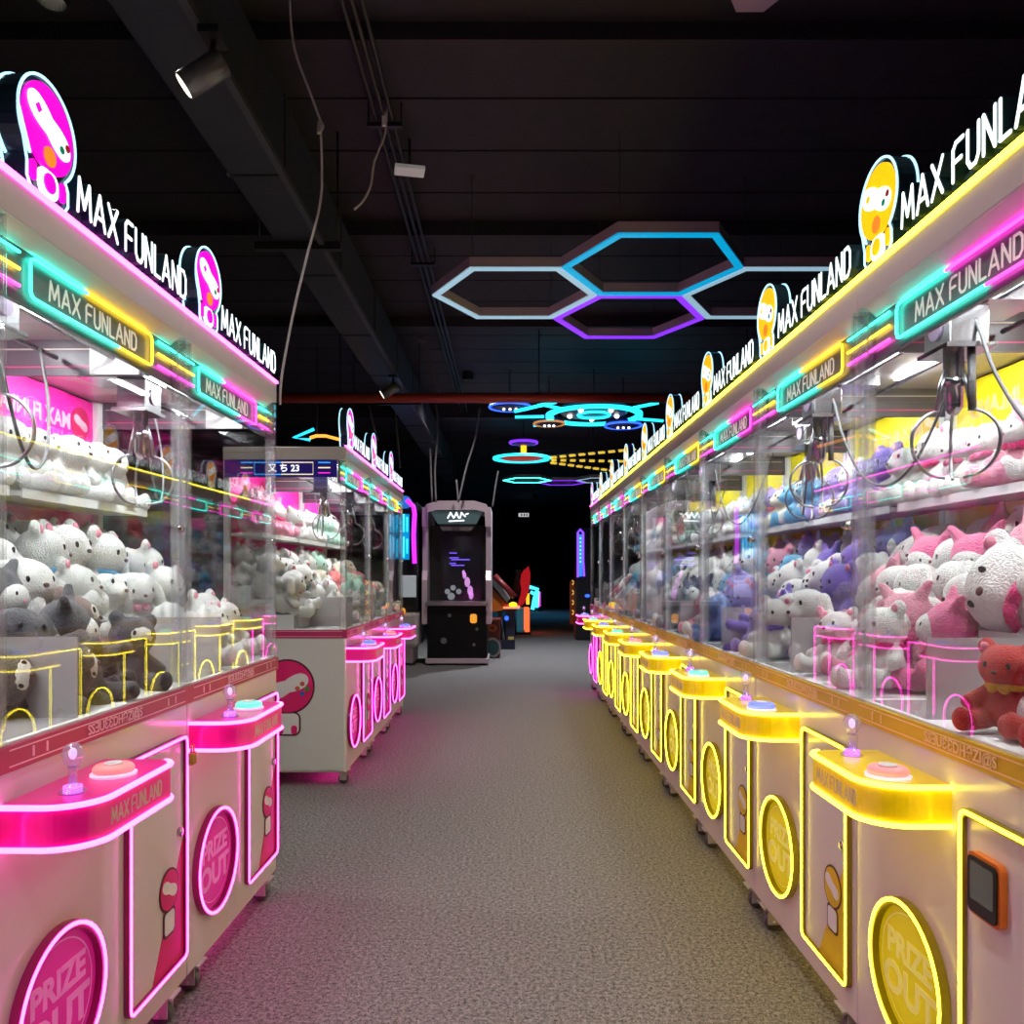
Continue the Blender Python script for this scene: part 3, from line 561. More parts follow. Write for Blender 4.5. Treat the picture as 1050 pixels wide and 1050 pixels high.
# ------------------------------------------------------------------ room shell
ZC = 3.73
def carpet():
    m = bpy.data.materials.new('speckled grey carpet'); m.use_nodes = True; nt = m.node_tree; p = nt.nodes['Principled BSDF']
    p.inputs['Roughness'].default_value = .95; p.inputs['Specular IOR Level'].default_value = .1
    tc = nt.nodes.new('ShaderNodeTexCoord')
    n1 = nt.nodes.new('ShaderNodeTexNoise'); n1.inputs['Scale'].default_value = 210; n1.inputs['Detail'].default_value = 4; n1.inputs['Roughness'].default_value = .8
    n3 = nt.nodes.new('ShaderNodeTexNoise'); n3.inputs['Scale'].default_value = 75; n3.inputs['Detail'].default_value = 5; n3.inputs['Roughness'].default_value = .85
    av = nt.nodes.new('ShaderNodeMix'); av.data_type = 'FLOAT'; av.inputs[0].default_value = .55
    n2 = nt.nodes.new('ShaderNodeTexNoise'); n2.inputs['Scale'].default_value = 1.3; n2.inputs['Detail'].default_value = 3
    r1 = nt.nodes.new('ShaderNodeValToRGB'); e = r1.color_ramp.elements
    e[0].position = .42; e[0].color = (.035, .032, .034, 1); e[1].position = .585; e[1].color = (.40, .365, .355, 1)
    mx = nt.nodes.new('ShaderNodeMix'); mx.data_type = 'RGBA'; mx.blend_type = 'MULTIPLY'; mx.inputs[0].default_value = .3
    sp = nt.nodes.new('ShaderNodeSeparateXYZ')
    seam = nt.nodes.new('ShaderNodeMath'); seam.operation = 'MULTIPLY_ADD'; seam.inputs[1].default_value = .0188; seam.inputs[2].default_value = -.338
    sub = nt.nodes.new('ShaderNodeMath'); sub.operation = 'SUBTRACT'; ab = nt.nodes.new('ShaderNodeMath'); ab.operation = 'ABSOLUTE'
    lt = nt.nodes.new('ShaderNodeMath'); lt.operation = 'LESS_THAN'; lt.inputs[1].default_value = .0013
    mx2 = nt.nodes.new('ShaderNodeMix'); mx2.data_type = 'RGBA'; mx2.inputs[7].default_value = (.24, .20, .16, 1)
    bp = nt.nodes.new('ShaderNodeBump'); bp.inputs['Strength'].default_value = .15; bp.inputs['Distance'].default_value = .004
    L = nt.links.new
    L(tc.outputs['Object'], n1.inputs['Vector']); L(tc.outputs['Object'], n2.inputs['Vector']); L(tc.outputs['Object'], sp.inputs[0])
    L(tc.outputs['Object'], n3.inputs['Vector']); L(n1.outputs['Fac'], av.inputs[2]); L(n3.outputs['Fac'], av.inputs[3]); L(av.outputs[0], r1.inputs[0]); L(r1.outputs[0], mx.inputs[6]); L(n2.outputs['Color'], mx.inputs[7])
    L(sp.outputs['Y'], seam.inputs[0]); L(sp.outputs['X'], sub.inputs[0]); L(seam.outputs[0], sub.inputs[1]); L(sub.outputs[0], ab.inputs[0]); L(ab.outputs[0], lt.inputs[0])
    L(lt.outputs[0], mx2.inputs[0]); L(r1.outputs[0], mx2.inputs[6]); L(mx2.outputs[2], p.inputs['Base Color']); L(n1.outputs['Fac'], bp.inputs['Height']); L(bp.outputs[0], p.inputs['Normal'])
    return m
RX0, RX1, RY0, RY1 = -6.5, 5.5, -3.0, 33.0
structure('floor', MB().box(RX0, RX1, RY0, RY1, -.1, 0).mesh('floor', carpet()))
DARK = mat('black ceiling paint', srgb(41, 35, 47), .7, bump=.25, bscale=9, var=.3)
DARKW = mat('black wall paint', srgb(22, 20, 28), .8)
cb = MB().box(RX0, RX1, RY0, RY1, ZC, ZC + .1)
y = RY0
rnd = random.Random(3)
while y < RY1 - .6:
    cb.box(RX0, RX1, y, y + .492, ZC - .02, ZC + .001)
    y += .51
structure('ceiling', cb.mesh('ceiling', DARK))
for n, (y0, w_, h_) in enumerate(((3.56, .05, .08), (5.56, .07, .10), (7.6, .06, .1), (11.5, .12, .2), (14.5, .12, .2))):
    structure('trim_%d' % (n + 1), MB().box(RX0, RX1, y0, y0 + w_, ZC - h_ - .02, ZC - .019).mesh('trim', DARK))
structure('wall_back', MB().box(RX0, RX1, RY1, RY1 + .1, 0, ZC).mesh('wall', DARKW))
structure('wall_front', MB().box(RX0, RX1, RY0 - .1, RY0, 0, ZC).mesh('wall', DARKW))
structure('wall_left', MB().box(RX0 - .1, RX0, RY0, RY1, 0, ZC).mesh('wall', DARKW))
structure('wall_right', MB().box(RX1, RX1 + .1, RY0, RY1, 0, ZC).mesh('wall', DARKW))

# ------------------------------------------------------------------ ceiling services
DUCTM = mat('charcoal duct metal', srgb(46, 47, 60), .5, bump=.15, bscale=5, var=.25)
d = thing('air_duct', 'long charcoal rectangular air duct running under the black ceiling', 'duct', (-1.18, -1, 3.1))
ob('duct_body', MB().box(-.13, .13, 0, 17, 0, .37, bev=.008).mesh('duct_body', DUCTM), d)
for k in range(13):
    ob('duct_joint', cm('djoint', lambda: MB().box(-.136, .136, -.012, .012, -.006, .376).mesh('duct_joint', mat('duct joint', srgb(40, 38, 44), .5))), d, (0, 1.0 + 1.24 * k, 0))
for k in range(4):
    ob('duct_bracket', cm('dbr', lambda: MB().box(-.24, .24, -.02, .02, -.05, -.008).tube([(-.22, 0, -.03), (-.22, 0, .63)], .006).tube([(.22, 0, -.03), (.22, 0, .63)], .006).mesh('duct_bracket', BLACK)), d, (0, 1.4 + 4.05 * k, 0))
tr = tag(ob('light_track', MB().box(-1.06, -1.03, -.5, 12, 3.071, 3.099).mesh('light_track', STEEL)), 'thin metal lighting track along the edge of the air duct', 'light track')
tr.data.materials[0] = mat('track grey', srgb(90, 88, 95), .4, .5)
def spot(label, pos, aim, power, warm):
    o = thing('track_spotlight', label, 'spotlight', pos, 0, 'track spotlights')
    v = Vector(aim) - Vector(pos); q = v.to_track_quat('-Z', 'Y').to_matrix().to_4x4()
    h = ob('lamp_housing', MB().lathe([(.038, .06), (.045, .055), (.045, -.10), (.040, -.10)], (0, 0, 0), 20, M=q).mesh('lamp_housing', mat('spot grey', srgb(110, 108, 112), .35, .3)), o)
    ob('lamp_lens', MB().lathe([(.040, -.1005), (.036, -.1035)], (0, 0, 0), 20, M=q).mesh('lamp_lens', glow('spot lens', (1, .9, .7), 1.5)), o)
    ob('mount_arm', MB().tube([(0, 0, .0), (.01, 0, .06), (.02, 0, .11)], .010).box(-.02, .05, -.05, .05, .10, .125).mesh('mount_arm', BLACK), o)
    ld = bpy.data.lights.new('spot lamp', 'SPOT'); ld.energy = power; ld.color = warm; ld.spot_size = 1.9; ld.spot_blend = .8; ld.shadow_soft_size = .035
    lo = bpy.data.objects.new('spot_lamp', ld); COL.objects.link(lo); lo.matrix_world = Matrix.Translation(Vector(pos) + v.normalized() * .12) @ q
    return o
spot('cylindrical grey spotlight hanging from the track over the padlocked pink machine', (-1.02, 2.70, 2.945), (-2.6, 2.45, 1.75), 25, (1, .93, .85))
spot('small grey spotlight further along the track, before the red pipe', (-1.08, 7.3, 2.94), (-2.6, 7.1, 2.0), 25, (1, .93, .85))
# three black conduits
for k in range(3):
    tag(ob('ceiling_conduit', cm('cond', lambda: MB().tube([(0, -2, 0), (0, 12, 0)], .011).mesh('ceiling_conduit', mat('conduit black', srgb(40, 39, 44), .4)))), ['black conduit beside the duct, first of three parallel ones from the duct', 'black conduit in the middle of three parallel ones on the ceiling', 'black conduit farthest from the duct among three parallel ones'][k], 'conduit', 'three parallel conduits').location = (-.69 + .042 * k, 0, 3.60)
for k, yy in enumerate((4.15, 6.0)):
    tag(ob('conduit_clamp', cm('clamp', lambda: MB().box(-.09, .09, -.015, .015, -.02, .0).tube([(-.085, 0, -.01), (-.085, 0, .11)], .005).tube([(.085, 0, -.01), (.085, 0, .11)], .005).mesh('conduit_clamp', BLACK))), ['dark clamp bar under the conduits near the white connector', 'dark clamp bar under the conduits above the hexagon lights'][k], 'clamp').location = (-.648, yy, 3.588)
tag(ob('bent_conduit', MB().tube([at(716, -30, 3.5), at(716, 0, 3.62), at(703, 45, 3.78), at(700, 60, 3.86), at(704, 69, 3.95), at(716, 72, 4.0), at(760, 74, 4.0), at(1000, 82, 4.05)], .018).mesh('bent_conduit', mat('conduit black', (0, 0, 0)))), 'bent black conduit turning a corner on the ceiling', 'conduit')
PIPE = mat('red sprinkler pipe paint', srgb(170, 58, 44), .45, bump=.05)
pp = thing('sprinkler_pipe', 'rust red pipe crossing the ceiling from side to side', 'pipe', (0, 8.0, 3.0165))
ob('pipe_body', MB().tube([(RX0 + .3, 0, 0), (RX1 - .3, 0, 0)], .048, seg=14).mesh('pipe_body', PIPE), pp)
for x in (-4, -1.7, .3, 2.4):
    ob('pipe_hanger', cm('phang', lambda: MB().tube([(0, 0, .05), (0, 0, .69)], .006).ring(circ(0, 0, .056, 16), circ(0, 0, .0485, 16), -.015, .015).mesh('pipe_hanger', BLACK)), pp, (x, 0, 0))
fx = thing('ceiling_access_point', 'small white plate fixed under the black conduits', 'ceiling fixture', (-.566, 4.52, 3.545))
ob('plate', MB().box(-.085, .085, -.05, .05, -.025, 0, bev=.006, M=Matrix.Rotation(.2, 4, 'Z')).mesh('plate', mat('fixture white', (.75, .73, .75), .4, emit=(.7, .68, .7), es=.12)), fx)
ob('stem', MB().tube([(0, 0, 0), (0, 0, .165)], .008).mesh('stem', BLACK), fx)
CABLE = mat('white cable sheath', srgb(205, 200, 205), .5)
def cable(name, label, pts, r=.006, m=None, grp=None):
    P = [Vector(p) for p in pts]; out = []
    for i in range(len(P) - 1):
        p0, p1, p2, p3 = P[max(i - 1, 0)], P[i], P[i + 1], P[min(i + 2, len(P) - 1)]
        for k in range(5):
            t = k / 5; out.append(.5 * ((2 * p1) + (p2 - p0) * t + (2 * p0 - 5 * p1 + 4 * p2 - p3) * t * t + (-p0 + 3 * p1 - 3 * p2 + p3) * t ** 3))
    out.append(P[-1])
    return tag(ob(name, MB().tube(out, r, seg=6).mesh(name, m or CABLE)), label, 'cable', grp)
cable('hanging_cable', 'long white cable looped midway, dropping to the pink machine before the passage', [at(297, -40, 3.30), at(297, 5, 3.3), at(302, 50, 3.3), at(318, 95, 3.3), at(328, 122, 3.3), at(331, 130, 3.29), at(326, 137, 3.28), at(328, 125, 3.3), at(330, 170, 3.3), at(328, 210, 3.3), at(313, 270, 3.3), at(300, 325, 3.3), at(289, 385, 3.3), at(287, 415, 3.32)], .0055)
c2 = cable('hanging_cable', 'short white cable with a connector hanging off the conduits', [at(397, 104, 4.1), at(396, 125, 4.1), at(394, 140, 4.1), at(384, 165, 4.1), at(380, 190, 4.1), at(372, 206, 4.1), at(363, 215, 4.1)], .006)
ob('connector', MB().box(-.012, .012, -.01, .01, -.035, .035, bev=.003).mesh('connector', mat('connector white', (.8, .78, .8), .4)), c2, at(394, 122, 4.09))
GREYC = mat('grey cable sheath', srgb(120, 115, 120), .6)
hang = [[(405, 415), (408, 455), (410, 480)], [(378, 415), (384, 440), (388, 452)], [(447, 414), (449, 440), (446, 480), (447, 515)], [(441, 460), (443, 515)], [(492, 418), (487, 450), (478, 480), (470, 515)], [(468, 492), (470, 515)], [(511, 483), (508, 500), (505, 520)], [(438, 352), (441, 372), (447, 392), (450, 402)], [(425, 342), (430, 348), (437, 351)]]
hl = ['grey cable falling behind the farthest pink sign', 'thin brown cable over the middle pink sign', 'pale cable dropping straight to the shooting cabinet roof', 'thin cable beside the pale one above the shooting cabinet', 'slanting pale cable reaching the shooting cabinet roof', 'short cable end standing over the shooting cabinet', 'grey cable hanging just past the shooting cabinet', 'white cable hanging beside the duct before the red pipe', 'short white cable hooked on the duct edge']
for L, lb in zip(hang, hl):
    cable('hanging_cable', lb, [at(a, b, 10.6 if b > 404 else 8.2) for a, b in L], .014 if L[0][1] > 404 else .011, GREYC)

# ------------------------------------------------------------------ hexagon lights and saucers
HEXB = mat('hexagon lamp body', srgb(200, 180, 190), .45)
def hexpts(r): return [(r * math.cos(PI / 3 * k), r * math.sin(PI / 3 * k)) for k in range(6)]
def hexlight(label, x, y, z, a, m, grp='hexagon ceiling lights'):
    o = thing('hexagon_light', label, 'ceiling light', (x, y, z), 0, grp)
    ob('lamp_body', MB().ring(hexpts(a - .004), hexpts(a - .062), .004, .065, 'xy').mesh('lamp_body', HEXB), o)
    ob('diffuser', MB().ring(hexpts(a - .008), hexpts(a - .058), -.006, .004, 'xy').mesh('diffuser', m), o)
    for k in (1, 4):
        p = hexpts(a - .033)[k]; ob('suspension_wire', MB().tube([(p[0], p[1], .06), (p[0], p[1], ZC - .02 - z)], .0025, seg=5).mesh('suspension_wire', BLACK), o)
    return o
A_ = .565
for (lb, dx, dy, m) in (('cyan hexagon light, the highest of the honeycomb cluster', 0, 0, N_CYAN), ('ice white hexagon light beside the duct side of the honeycomb cluster', -1.5, .866, N_ICE), ('purple hexagon light under the cyan one in the honeycomb cluster', 0, 1.732, N_PUR), ('ice white hexagon light half hidden behind yellow row signs', 1.5, .866, N_ICE)):
    hexlight(lb, .885 + dx * A_, 4.90 + dy * A_, 3.13, A_ + .002, m)
for (lb, dx, dy, m) in (('distant cyan hexagon light low in the dark', 0, 0, N_TEAL), ('distant purple hexagon light low in the dark', 1.5, .866, N_PUR), ('distant pale hexagon light by the far yellow row signs', 3.0, 0, N_ICE)):
    hexlight(lb, .36 + dx * .49, 15.9 + dy * .49, 3.13, .492, m)
hx = thing('hexagon_pendant', 'solid hexagon pendant lamp at the top edge of the photo', 'ceiling light', (.88, 2.82, 3.29))
ob('lamp_body', MB().prism(hexpts(.10), 0, .06, 'xy').mesh('lamp_body', mat('pendant lilac', srgb(175, 150, 185), .4)), hx)
ob('light_strip', MB().box(-.006, .006, -.09, .0, -.004, -.0005, M=Matrix.Rotation(-.5, 4, 'Z')).mesh('light_strip', N_CYAN), hx)
ob('suspension_wire', MB().tube([(0, 0, .06), (0, 0, ZC - .02 - 3.29)], .004).mesh('suspension_wire', BLACK), hx)
DISC = mat('saucer grey', srgb(120, 118, 130), .4)
N_UFO = glow('saucer cyan', (.02, .75, 1.0), 1.5)
u = thing('saucer_light', 'large round cyan ring light with satellites under the ceiling', 'ceiling light', (1.02, 9.55, 3.13))
ob('saucer_plate', MB().lathe([(.36, .04), (.40, .05), (.40, .12), (.2, .2)], (0, 0, 0), 40).mesh('saucer_plate', DISC), u)
ob('ring_light', MB().ring(circ(0, 0, .58, 56), circ(0, 0, .50, 56), 0, .035, 'xy').mesh('ring_light', N_UFO), u)
ob('center_ring', MB().tube([(p[0], p[1], .025) for p in circ(0, 0, .19, 30)], .016, True, 6).mesh('center_ring', N_UFO), u)
for k in range(5):
    a = 2 * PI * k / 5 + .3; ob('lamp_bulb', cm('ufob', lambda: MB().ell((0, 0, 0), (.03, .03, .025), seg=10).mesh('lamp_bulb', glow('bulb white', (1, .95, .85), 4))), u, (.30 * math.cos(a), .30 * math.sin(a), .03))
for k, a in enumerate((3.05, 3.9, 5.45, .35, 2.4, .9)):
    c, s_ = math.cos(a), math.sin(a); ob('spoke_light', MB().tube([(c * .6, s_ * .6, .02), (c * .95, s_ * .95, .02)], .018, seg=6).mesh('spoke_light', N_UFO), u)
ob('side_bar', MB().tube([(-.5, -.75, .02), (-.95, -.25, .02)], .02, seg=6).tube([(-.25, -.92, .02), (.55, -.92, .02)], .018, seg=6).tube([(.75, -.7, .02), (1.1, -.15, .02)], .018, seg=6).mesh('side_bar', N_UFO), u)
ob('suspension_wire', MB().tube([(0, 0, .2), (0, 0, ZC - 3.15)], .006).mesh('suspension_wire', BLACK), u)
def satellite(lb, px, py, D, r, m):
    p = at(px, py, D); o = ob('satellite_lamp', MB().lathe([(r * .55, -.03), (r, 0), (r, .03), (r * .6, .09)], (0, 0, 0), 24).mesh('satellite_lamp', mat('satellite blue', srgb(40, 60, 130), .35)), u, p - u.location)
    ob('ring_light', MB().tube([(q[0], q[1], -.005) for q in circ(0, 0, r, 24)], .014, True, 6).mesh('ring_light', m), o)
    for k in range(3): ob('lamp_bulb', cm('satb', lambda: MB().ell((0, 0, 0), (.016, .016, .014), seg=8).mesh('lamp_bulb', glow('bulb white', (1, 1, 1)))), o, ((k - 1) * r * .3, -.02, -.036))
    ob('stem', MB().tube([(0, 0, .08), (0, 0, ZC - .02 - p.z)], .007).mesh('stem', BLACK), o)
N_BLUE = glow('blue light', (.03, .12, .95), 1.5)
satellite('blue saucer lamp on the duct side of the large ring light', 523, 417, 9.6, .25, N_BLUE)
satellite('brown-edged saucer lamp in front of the large ring light', 563, 434, 9.9, .19, glow('amber light', (.6, .25, .06), .7))
satellite('blue saucer lamp between the large ring light and yellow row', 639, 436, 10.0, .23, N_BLUE)
u2 = thing('ringed_planet_light', 'cyan ring light with a yellow stem and purple disc on top', 'ceiling light', at(535, 471, 12.9))
ob('ring_light', MB().ring(circ(0, 0, .47, 48), circ(0, 0, .39, 48), 0, .03, 'xy').mesh('ring_light', N_UFO), u2)
ob('inner_plate', MB().lathe([(.33, .01), (.35, .03), (.2, .06)], (0, 0, 0), 30).mesh('inner_plate', mat('planet plate', srgb(150, 50, 40), .4, emit=srgb(190, 60, 40), es=.5)), u2)
ob('stem', MB().tube([(.03, 0, .05), (.03, 0, .27)], .05, seg=10).mesh('stem', glow('stem yellow', (.9, .6, .02), 1.0)), u2)
ob('top_disc', MB().lathe([(.10, .22), (.22, .26), (.22, .29), (.1, .33)], (.03, 0, 0), 30).mesh('top_disc', mat('disc violet', srgb(60, 30, 150), .4)), u2)
ob('purple_ring', MB().tube([(q[0] + .03, q[1], .272) for q in circ(0, 0, .22, 30)], .022, True, 6).mesh('purple_ring', N_PUR), u2)
ob('suspension_wire', MB().tube([(.03, 0, .33), (.03, 0, ZC - .02 - at(535, 471, 12.9).z)], .006).mesh('suspension_wire', BLACK), u2)
YB = glow('truss yellow', (.75, .50, .05), .8)
for k, (e, lb) in enumerate((((655, 460, 12.0), 'upper yellow dashed light bar fanning from the ringed planet light'), ((652, 473, 12.9), 'middle yellow dashed light bar fanning from the ringed planet light'), ((640, 484, 14.0), 'lower yellow dashed light bar fanning from the ringed planet light'))):
    p0 = at(564, 469 + k * 2.5, 12.9); p1 = at(*e); v = p1 - p0
    o = ob('light_bar', MB().tube([(0, 0, .03), v + Vector((0, 0, .03))], .028, seg=6).mesh('light_bar', BLACK), u2, p0 - u2.location)
    b = MB()
    for q in range(9): b.tube([v * (q / 9 + .012), v * (q / 9 + .075)], .026, seg=6)
    ob('light_dashes', b.mesh('light_dashes', YB), o)
    ob('suspension_wire', MB().tube([v * .5 + Vector((0, 0, .03)), v * .5 + Vector((0, 0, ZC - .02 - (p0 + v * .5).z))], .005).mesh('suspension_wire', BLACK), o)
# neon arrow behind the passage machines
na = thing('neon_arrow', 'neon arrow with blue head and orange tail above the navy end sign', 'neon sign', at(325, 446, 8.6))
O = at(325, 446, 8.6)
ob('arrow_head', MB().tube([at(322, 440, 8.6) - O, at(301, 449, 8.6) - O, at(318, 451, 8.6) - O], .018, seg=6).mesh('arrow_head', glow('arrow blue', (.02, .55, .9), 1.5)), na)
ob('arrow_tail', MB().tube([at(318, 449, 8.6) - O, at(324, 447, 8.6) - O, at(334, 447, 8.6) - O, at(353, 452, 8.6) - O, at(375, 458, 8.6) - O], .018, seg=6).mesh('arrow_tail', glow('arrow orange', (1, .35, .04), 1.5)), na)
ob('suspension_wire', MB().tube([(0, 0, 0), (0, 0, ZC - .02 - O.z)], .005).tube([(.4, 0, -.04), (.4, 0, ZC - .02 - O.z)], .005).mesh('suspension_wire', BLACK), na)

# ------------------------------------------------------------------ shooting cabinet at the end of the aisle
def P11(px, py, D=10.9): return at(px, py, D)
sx = F_PX / 10.9
cabx = (468 - CX) / sx
ac = thing('shooting_cabinet', 'tall black arcade cabinet with arched silver frame and dark screen', 'arcade cabinet', (cabx, 10.9, 0))
SILV = mat('silver pink plastic', srgb(212, 192, 202), .35, .2)
w2 = 35 / sx
def zz(py): return EYE + (CY - py) / sx
ob('lower_body', MB().box(-.40, .42, 0, .9, .06, zz(621), bev=.01).mesh('lower_body', mat('cabinet black', (.005, .005, .006), .45, spec=.2)), ac)
side = [(0, zz(640)), (0, zz(595)), (.08, zz(585)), (.08, zz(545)), (.0, zz(535)), (.0, zz(520)), (.9, zz(520)), (.9, zz(640))]
for s in (-1, 1):
    ob('side_frame', MB().prism(side, s * w2 - .03 * s - .035, s * w2 - .03 * s + .035, 'yz').mesh('side_frame', SILV), ac)
arch = [(-w2, zz(540)), (-w2, zz(524)), (-w2 + .06, zz(517)), (-w2 + .22, zz(513.5)), (w2 - .22, zz(513.5)), (w2 - .06, zz(517)), (w2, zz(524)), (w2, zz(540)), (w2 - .07, zz(540)), (w2 - .08, zz(525)), (w2 - .2, zz(523)), (-w2 + .2, zz(523)), (-w2 + .08, zz(525)), (-w2 + .07, zz(540))]
ob('top_arch', MB().prism(arch, -.02, .9).mesh('top_arch', SILV), ac)
mq = ob('marquee', MB().prism([(-.36, zz(524)), (.36, zz(524)), (.27, zz(537)), (-.26, zz(537))], .02, .12).mesh('marquee', mat('marquee glass', srgb(70, 85, 88), .2, emit=srgb(70, 90, 90), es=.35)), ac)
lg = MB()
for (a, b_) in (((-.12, 0), (-.08, .07)), ((-.08, .07), (-.04, 0)), ((-.03, .01), (.0, .07)), ((.0, .07), (.03, 0)), ((.05, 0), (.07, .07)), ((.07, .07), (.12, .02)), ((-.10, -.045), (.10, -.035)), ((.13, .05), (.16, .06))):
    lg.strokes([[(a[0], a[1] + zz(531)), (b_[0], b_[1] + zz(531))]], .010, .010, .019)
ob('marquee_logo', lg.mesh('marquee_logo', glow('logo white', (.8, .85, .9), 1.0)), mq)
ob('canopy_lamp', MB().prism([(-.24, zz(538)), (.26, zz(538)), (.20, zz(544)), (-.2, zz(544))], .05, .3).mesh('canopy_lamp', mat('canopy grey', srgb(95, 88, 88), .4)), ac)
ob('inner_back', MB().box(-.39, .41, .35, .5, zz(621), zz(537)).mesh('inner_back', BLACK), ac)
scn = ob('screen', MB().box(-.22, .34, .30, .345, zz(617), zz(549)).mesh('screen', mat('dark screen', srgb(34, 34, 42), .12)), ac)
tx = MB()
for (px, py, L) in ((459, 566, 8), (459, 571, 10), (461, 573, 20), (459, 577, 7), (461, 579, 14)):
    tx.box((px - 468) / sx, (px + L - 468) / sx, .296, .2995, zz(py + .9), zz(py))
ob('screen_text', tx.mesh('screen_text', glow('screen violet', (.15, .08, .8), 1.4)), scn)
pt = MB()
for (px, py, s_) in ((475, 590, 2), (478, 597, 3), (481, 606, 3), (474, 587, 1.5), (482, 611, 2.5)): pt.prism(circ((px - 468) / sx, zz(py), s_ / sx, 10, s_ * 1.8 / sx), .2965, .2996, m=0)
for (px, py, s_) in ((457, 607, 3), (463, 603, 3), (461, 612, 4), (469, 607, 3)): pt.prism(circ((px - 468) / sx, zz(py), s_ / sx, 8), .2972, .2998, m=1)
ob('screen_picture', pt.mesh('screen_picture', [glow('screen pink', (.55, .25, .6), .7), glow('screen grey', (.2, .22, .24), .6)]), scn)
ob('control_shelf', MB().box(-.42, .43, -.06, .36, zz(621), zz(616.5), bev=.006).mesh('control_shelf', STEEL), ac)
st = MB()
for (px, py, r_, m) in ((461, 631, 2, 1), (455, 657, 3.2, 1), (489, 645, 1.6, 1), (486, 661, 1.6, 1)): st.prism(circ((px - 468) / sx, zz(py), r_ / sx, 14), -.006, -.0005, m=m)
st.prism(rrect((482 - 468) / sx, (489 - 468) / sx, zz(639), zz(629.5), .03), -.006, -.0005, m=0)
ob('panel_sticker', st.mesh('panel_sticker', [glow('coin badge amber', (.75, .30, .03), .8), mat('sticker grey', srgb(120, 120, 120), .5)]), ac)
ob('foot_ledge', MB().box(-.42, .44, -.05, .7, zz(680), zz(675), bev=.004).mesh('foot_ledge', SILV), ac)
for (x, y_) in ((-.36, .05), (.38, .05), (-.36, .7), (.38, .7)): ob('leveling_foot', cm('lfoot', lambda: MB().lathe([(.03, 0), (.03, .015), (.012, .02), (.012, .06)], (0, 0, 0), 12).mesh('leveling_foot', BLACK)), ac, (x, y_, 0))

# white machine with blue light tower and purple tube
wm = thing('light_tower_machine', 'white game machine with glowing blue panel tower and purple neon tube', 'arcade cabinet', (at(412, 600, 10.9).x, 10.75, 0))
ox = 412
def X11(px): return (px - ox) / sx
ob('lower_body', MB().box(X11(395), X11(430), 0, .8, .25, zz(627), bev=.05).mesh('lower_body', mat('machine ivory', srgb(190, 178, 178), .4)), wm)
ob('base', MB().box(X11(400), X11(424), .1, .7, .03, .25, bev=.01).mesh('base', mat('machine ivory', (0, 0, 0))), wm)
ob('coin_panel', MB().box(X11(411), X11(428), -.03, .02, zz(612), zz(590), bev=.008).mesh('coin_panel', mat('coin panel white', srgb(185, 195, 200), .35, emit=(.4, .45, .5), es=.3)), wm)
ob('dark_body', MB().box(X11(396), X11(429), .02, .6, zz(627), zz(516), bev=.01).mesh('dark_body', BLACK), wm)
bl = MB().box(X11(400), X11(421), -.0, .019, zz(574), zz(528))
for k in range(6): bl.tube([(X11(402 + 3.4 * k), -.012, zz(528 + (k % 2) * 3)), (X11(402 + 3.4 * k), -.012, zz(546))], .012, seg=6, m=1).tube([(X11(402 + 3.4 * k), -.012, zz(549 + (k % 3) * 2)), (X11(402 + 3.4 * k), -.012, zz(572 - (k % 2) * 4))], .012, seg=6, m=1)
ob('blue_panel', bl.mesh('blue_panel', [glow('panel blue', (.0, .20, .40), 1.0), glow('panel cyan', (.03, .55, .85), 1.6)]), wm)
ob('logo_disc', MB().prism(circ(X11(417), zz(516), .085, 20), -.03, .015).mesh('logo_disc', mat('disc blue', srgb(50, 110, 180), .3, emit=srgb(40, 110, 190), es=.7)), wm)
ob('purple_tube', MB().tube([(X11(419), -.06, zz(514)), (X11(426), -.06, zz(521)), (X11(427), -.06, zz(528)), (X11(426), -.06, zz(550)), (X11(427), -.06, zz(578))], .03, seg=8).mesh('purple_tube', glow('tube purple', (.55, .02, .85), 1.5)), wm)
ob('coin_badge', MB().prism(circ(X11(414), zz(626), .045, 12), -.04, .0).mesh('coin_badge', glow('coin badge amber', (0, 0, 0))), wm)
for (x, y_) in ((X11(403), .15), (X11(421), .15), (X11(403), .65), (X11(421), .65)): ob('caster', cm('acast', lambda: MB().lathe([(.012, -.02), (.03, -.02), (.03, .02), (.012, .02)], (0, 0, .03), 12, 0, None, 'x').mesh('caster', RUBBER)), wm, (x, y_, 0))

# further games along the left of the aisle
def dz(py, D): return EYE + (CY - py) / F_PX * D
def dx(px, D): return (px - CX) / F_PX * D
D1 = 11.8
tb = thing('ticket_box', 'low red box painted with orange and white rings beside the shooting cabinet', 'ticket machine', (dx(507, D1), D1, 0))
ob('box_body', MB().box(-.13, .085, 0, .5, .02, dz(635, D1), bev=.01).mesh('box_body', mat('box maroon', srgb(120, 40, 34), .4)), tb)
rg = MB()
for (cz, rs, m) in ((dz(644, D1), .07, 0), (dz(644, D1), .04, 1), (dz(664, D1), .13, 2), (dz(664, D1), .10, 3), (dz(664, D1), .06, 1)): rg.prism(circ(-.03, cz, rs, 24, rs * (.75 if cz > dz(650, D1) else 1.15)), -.002 * (m + 2) - (.004 if m in (1, 3) else 0), -.0003, m=m)
ob('ring_print', rg.mesh('ring_print', [mat('print orange', srgb(215, 110, 30), .4), mat('print red', srgb(160, 40, 25), .4), mat('ring print white', srgb(201, 195, 185), .4), mat('print teal', srgb(60, 110, 115), .4)]), tb)
D2 = 13.2
bo = thing('tilted_game_board', 'white edged game table tilted up on an orange case', 'arcade game', (dx(518, D2), D2, 0))
Z = lambda py: dz(py, D2)
XX = lambda px: dx(px, D2) - dx(518, D2)
ob('board', MB().prism([(XX(502), Z(596)), (XX(507), Z(592)), (XX(523), Z(614)), (XX(520), Z(618))], -.05, .8).mesh('board', mat('board white', srgb(190, 195, 195), .35)), bo)
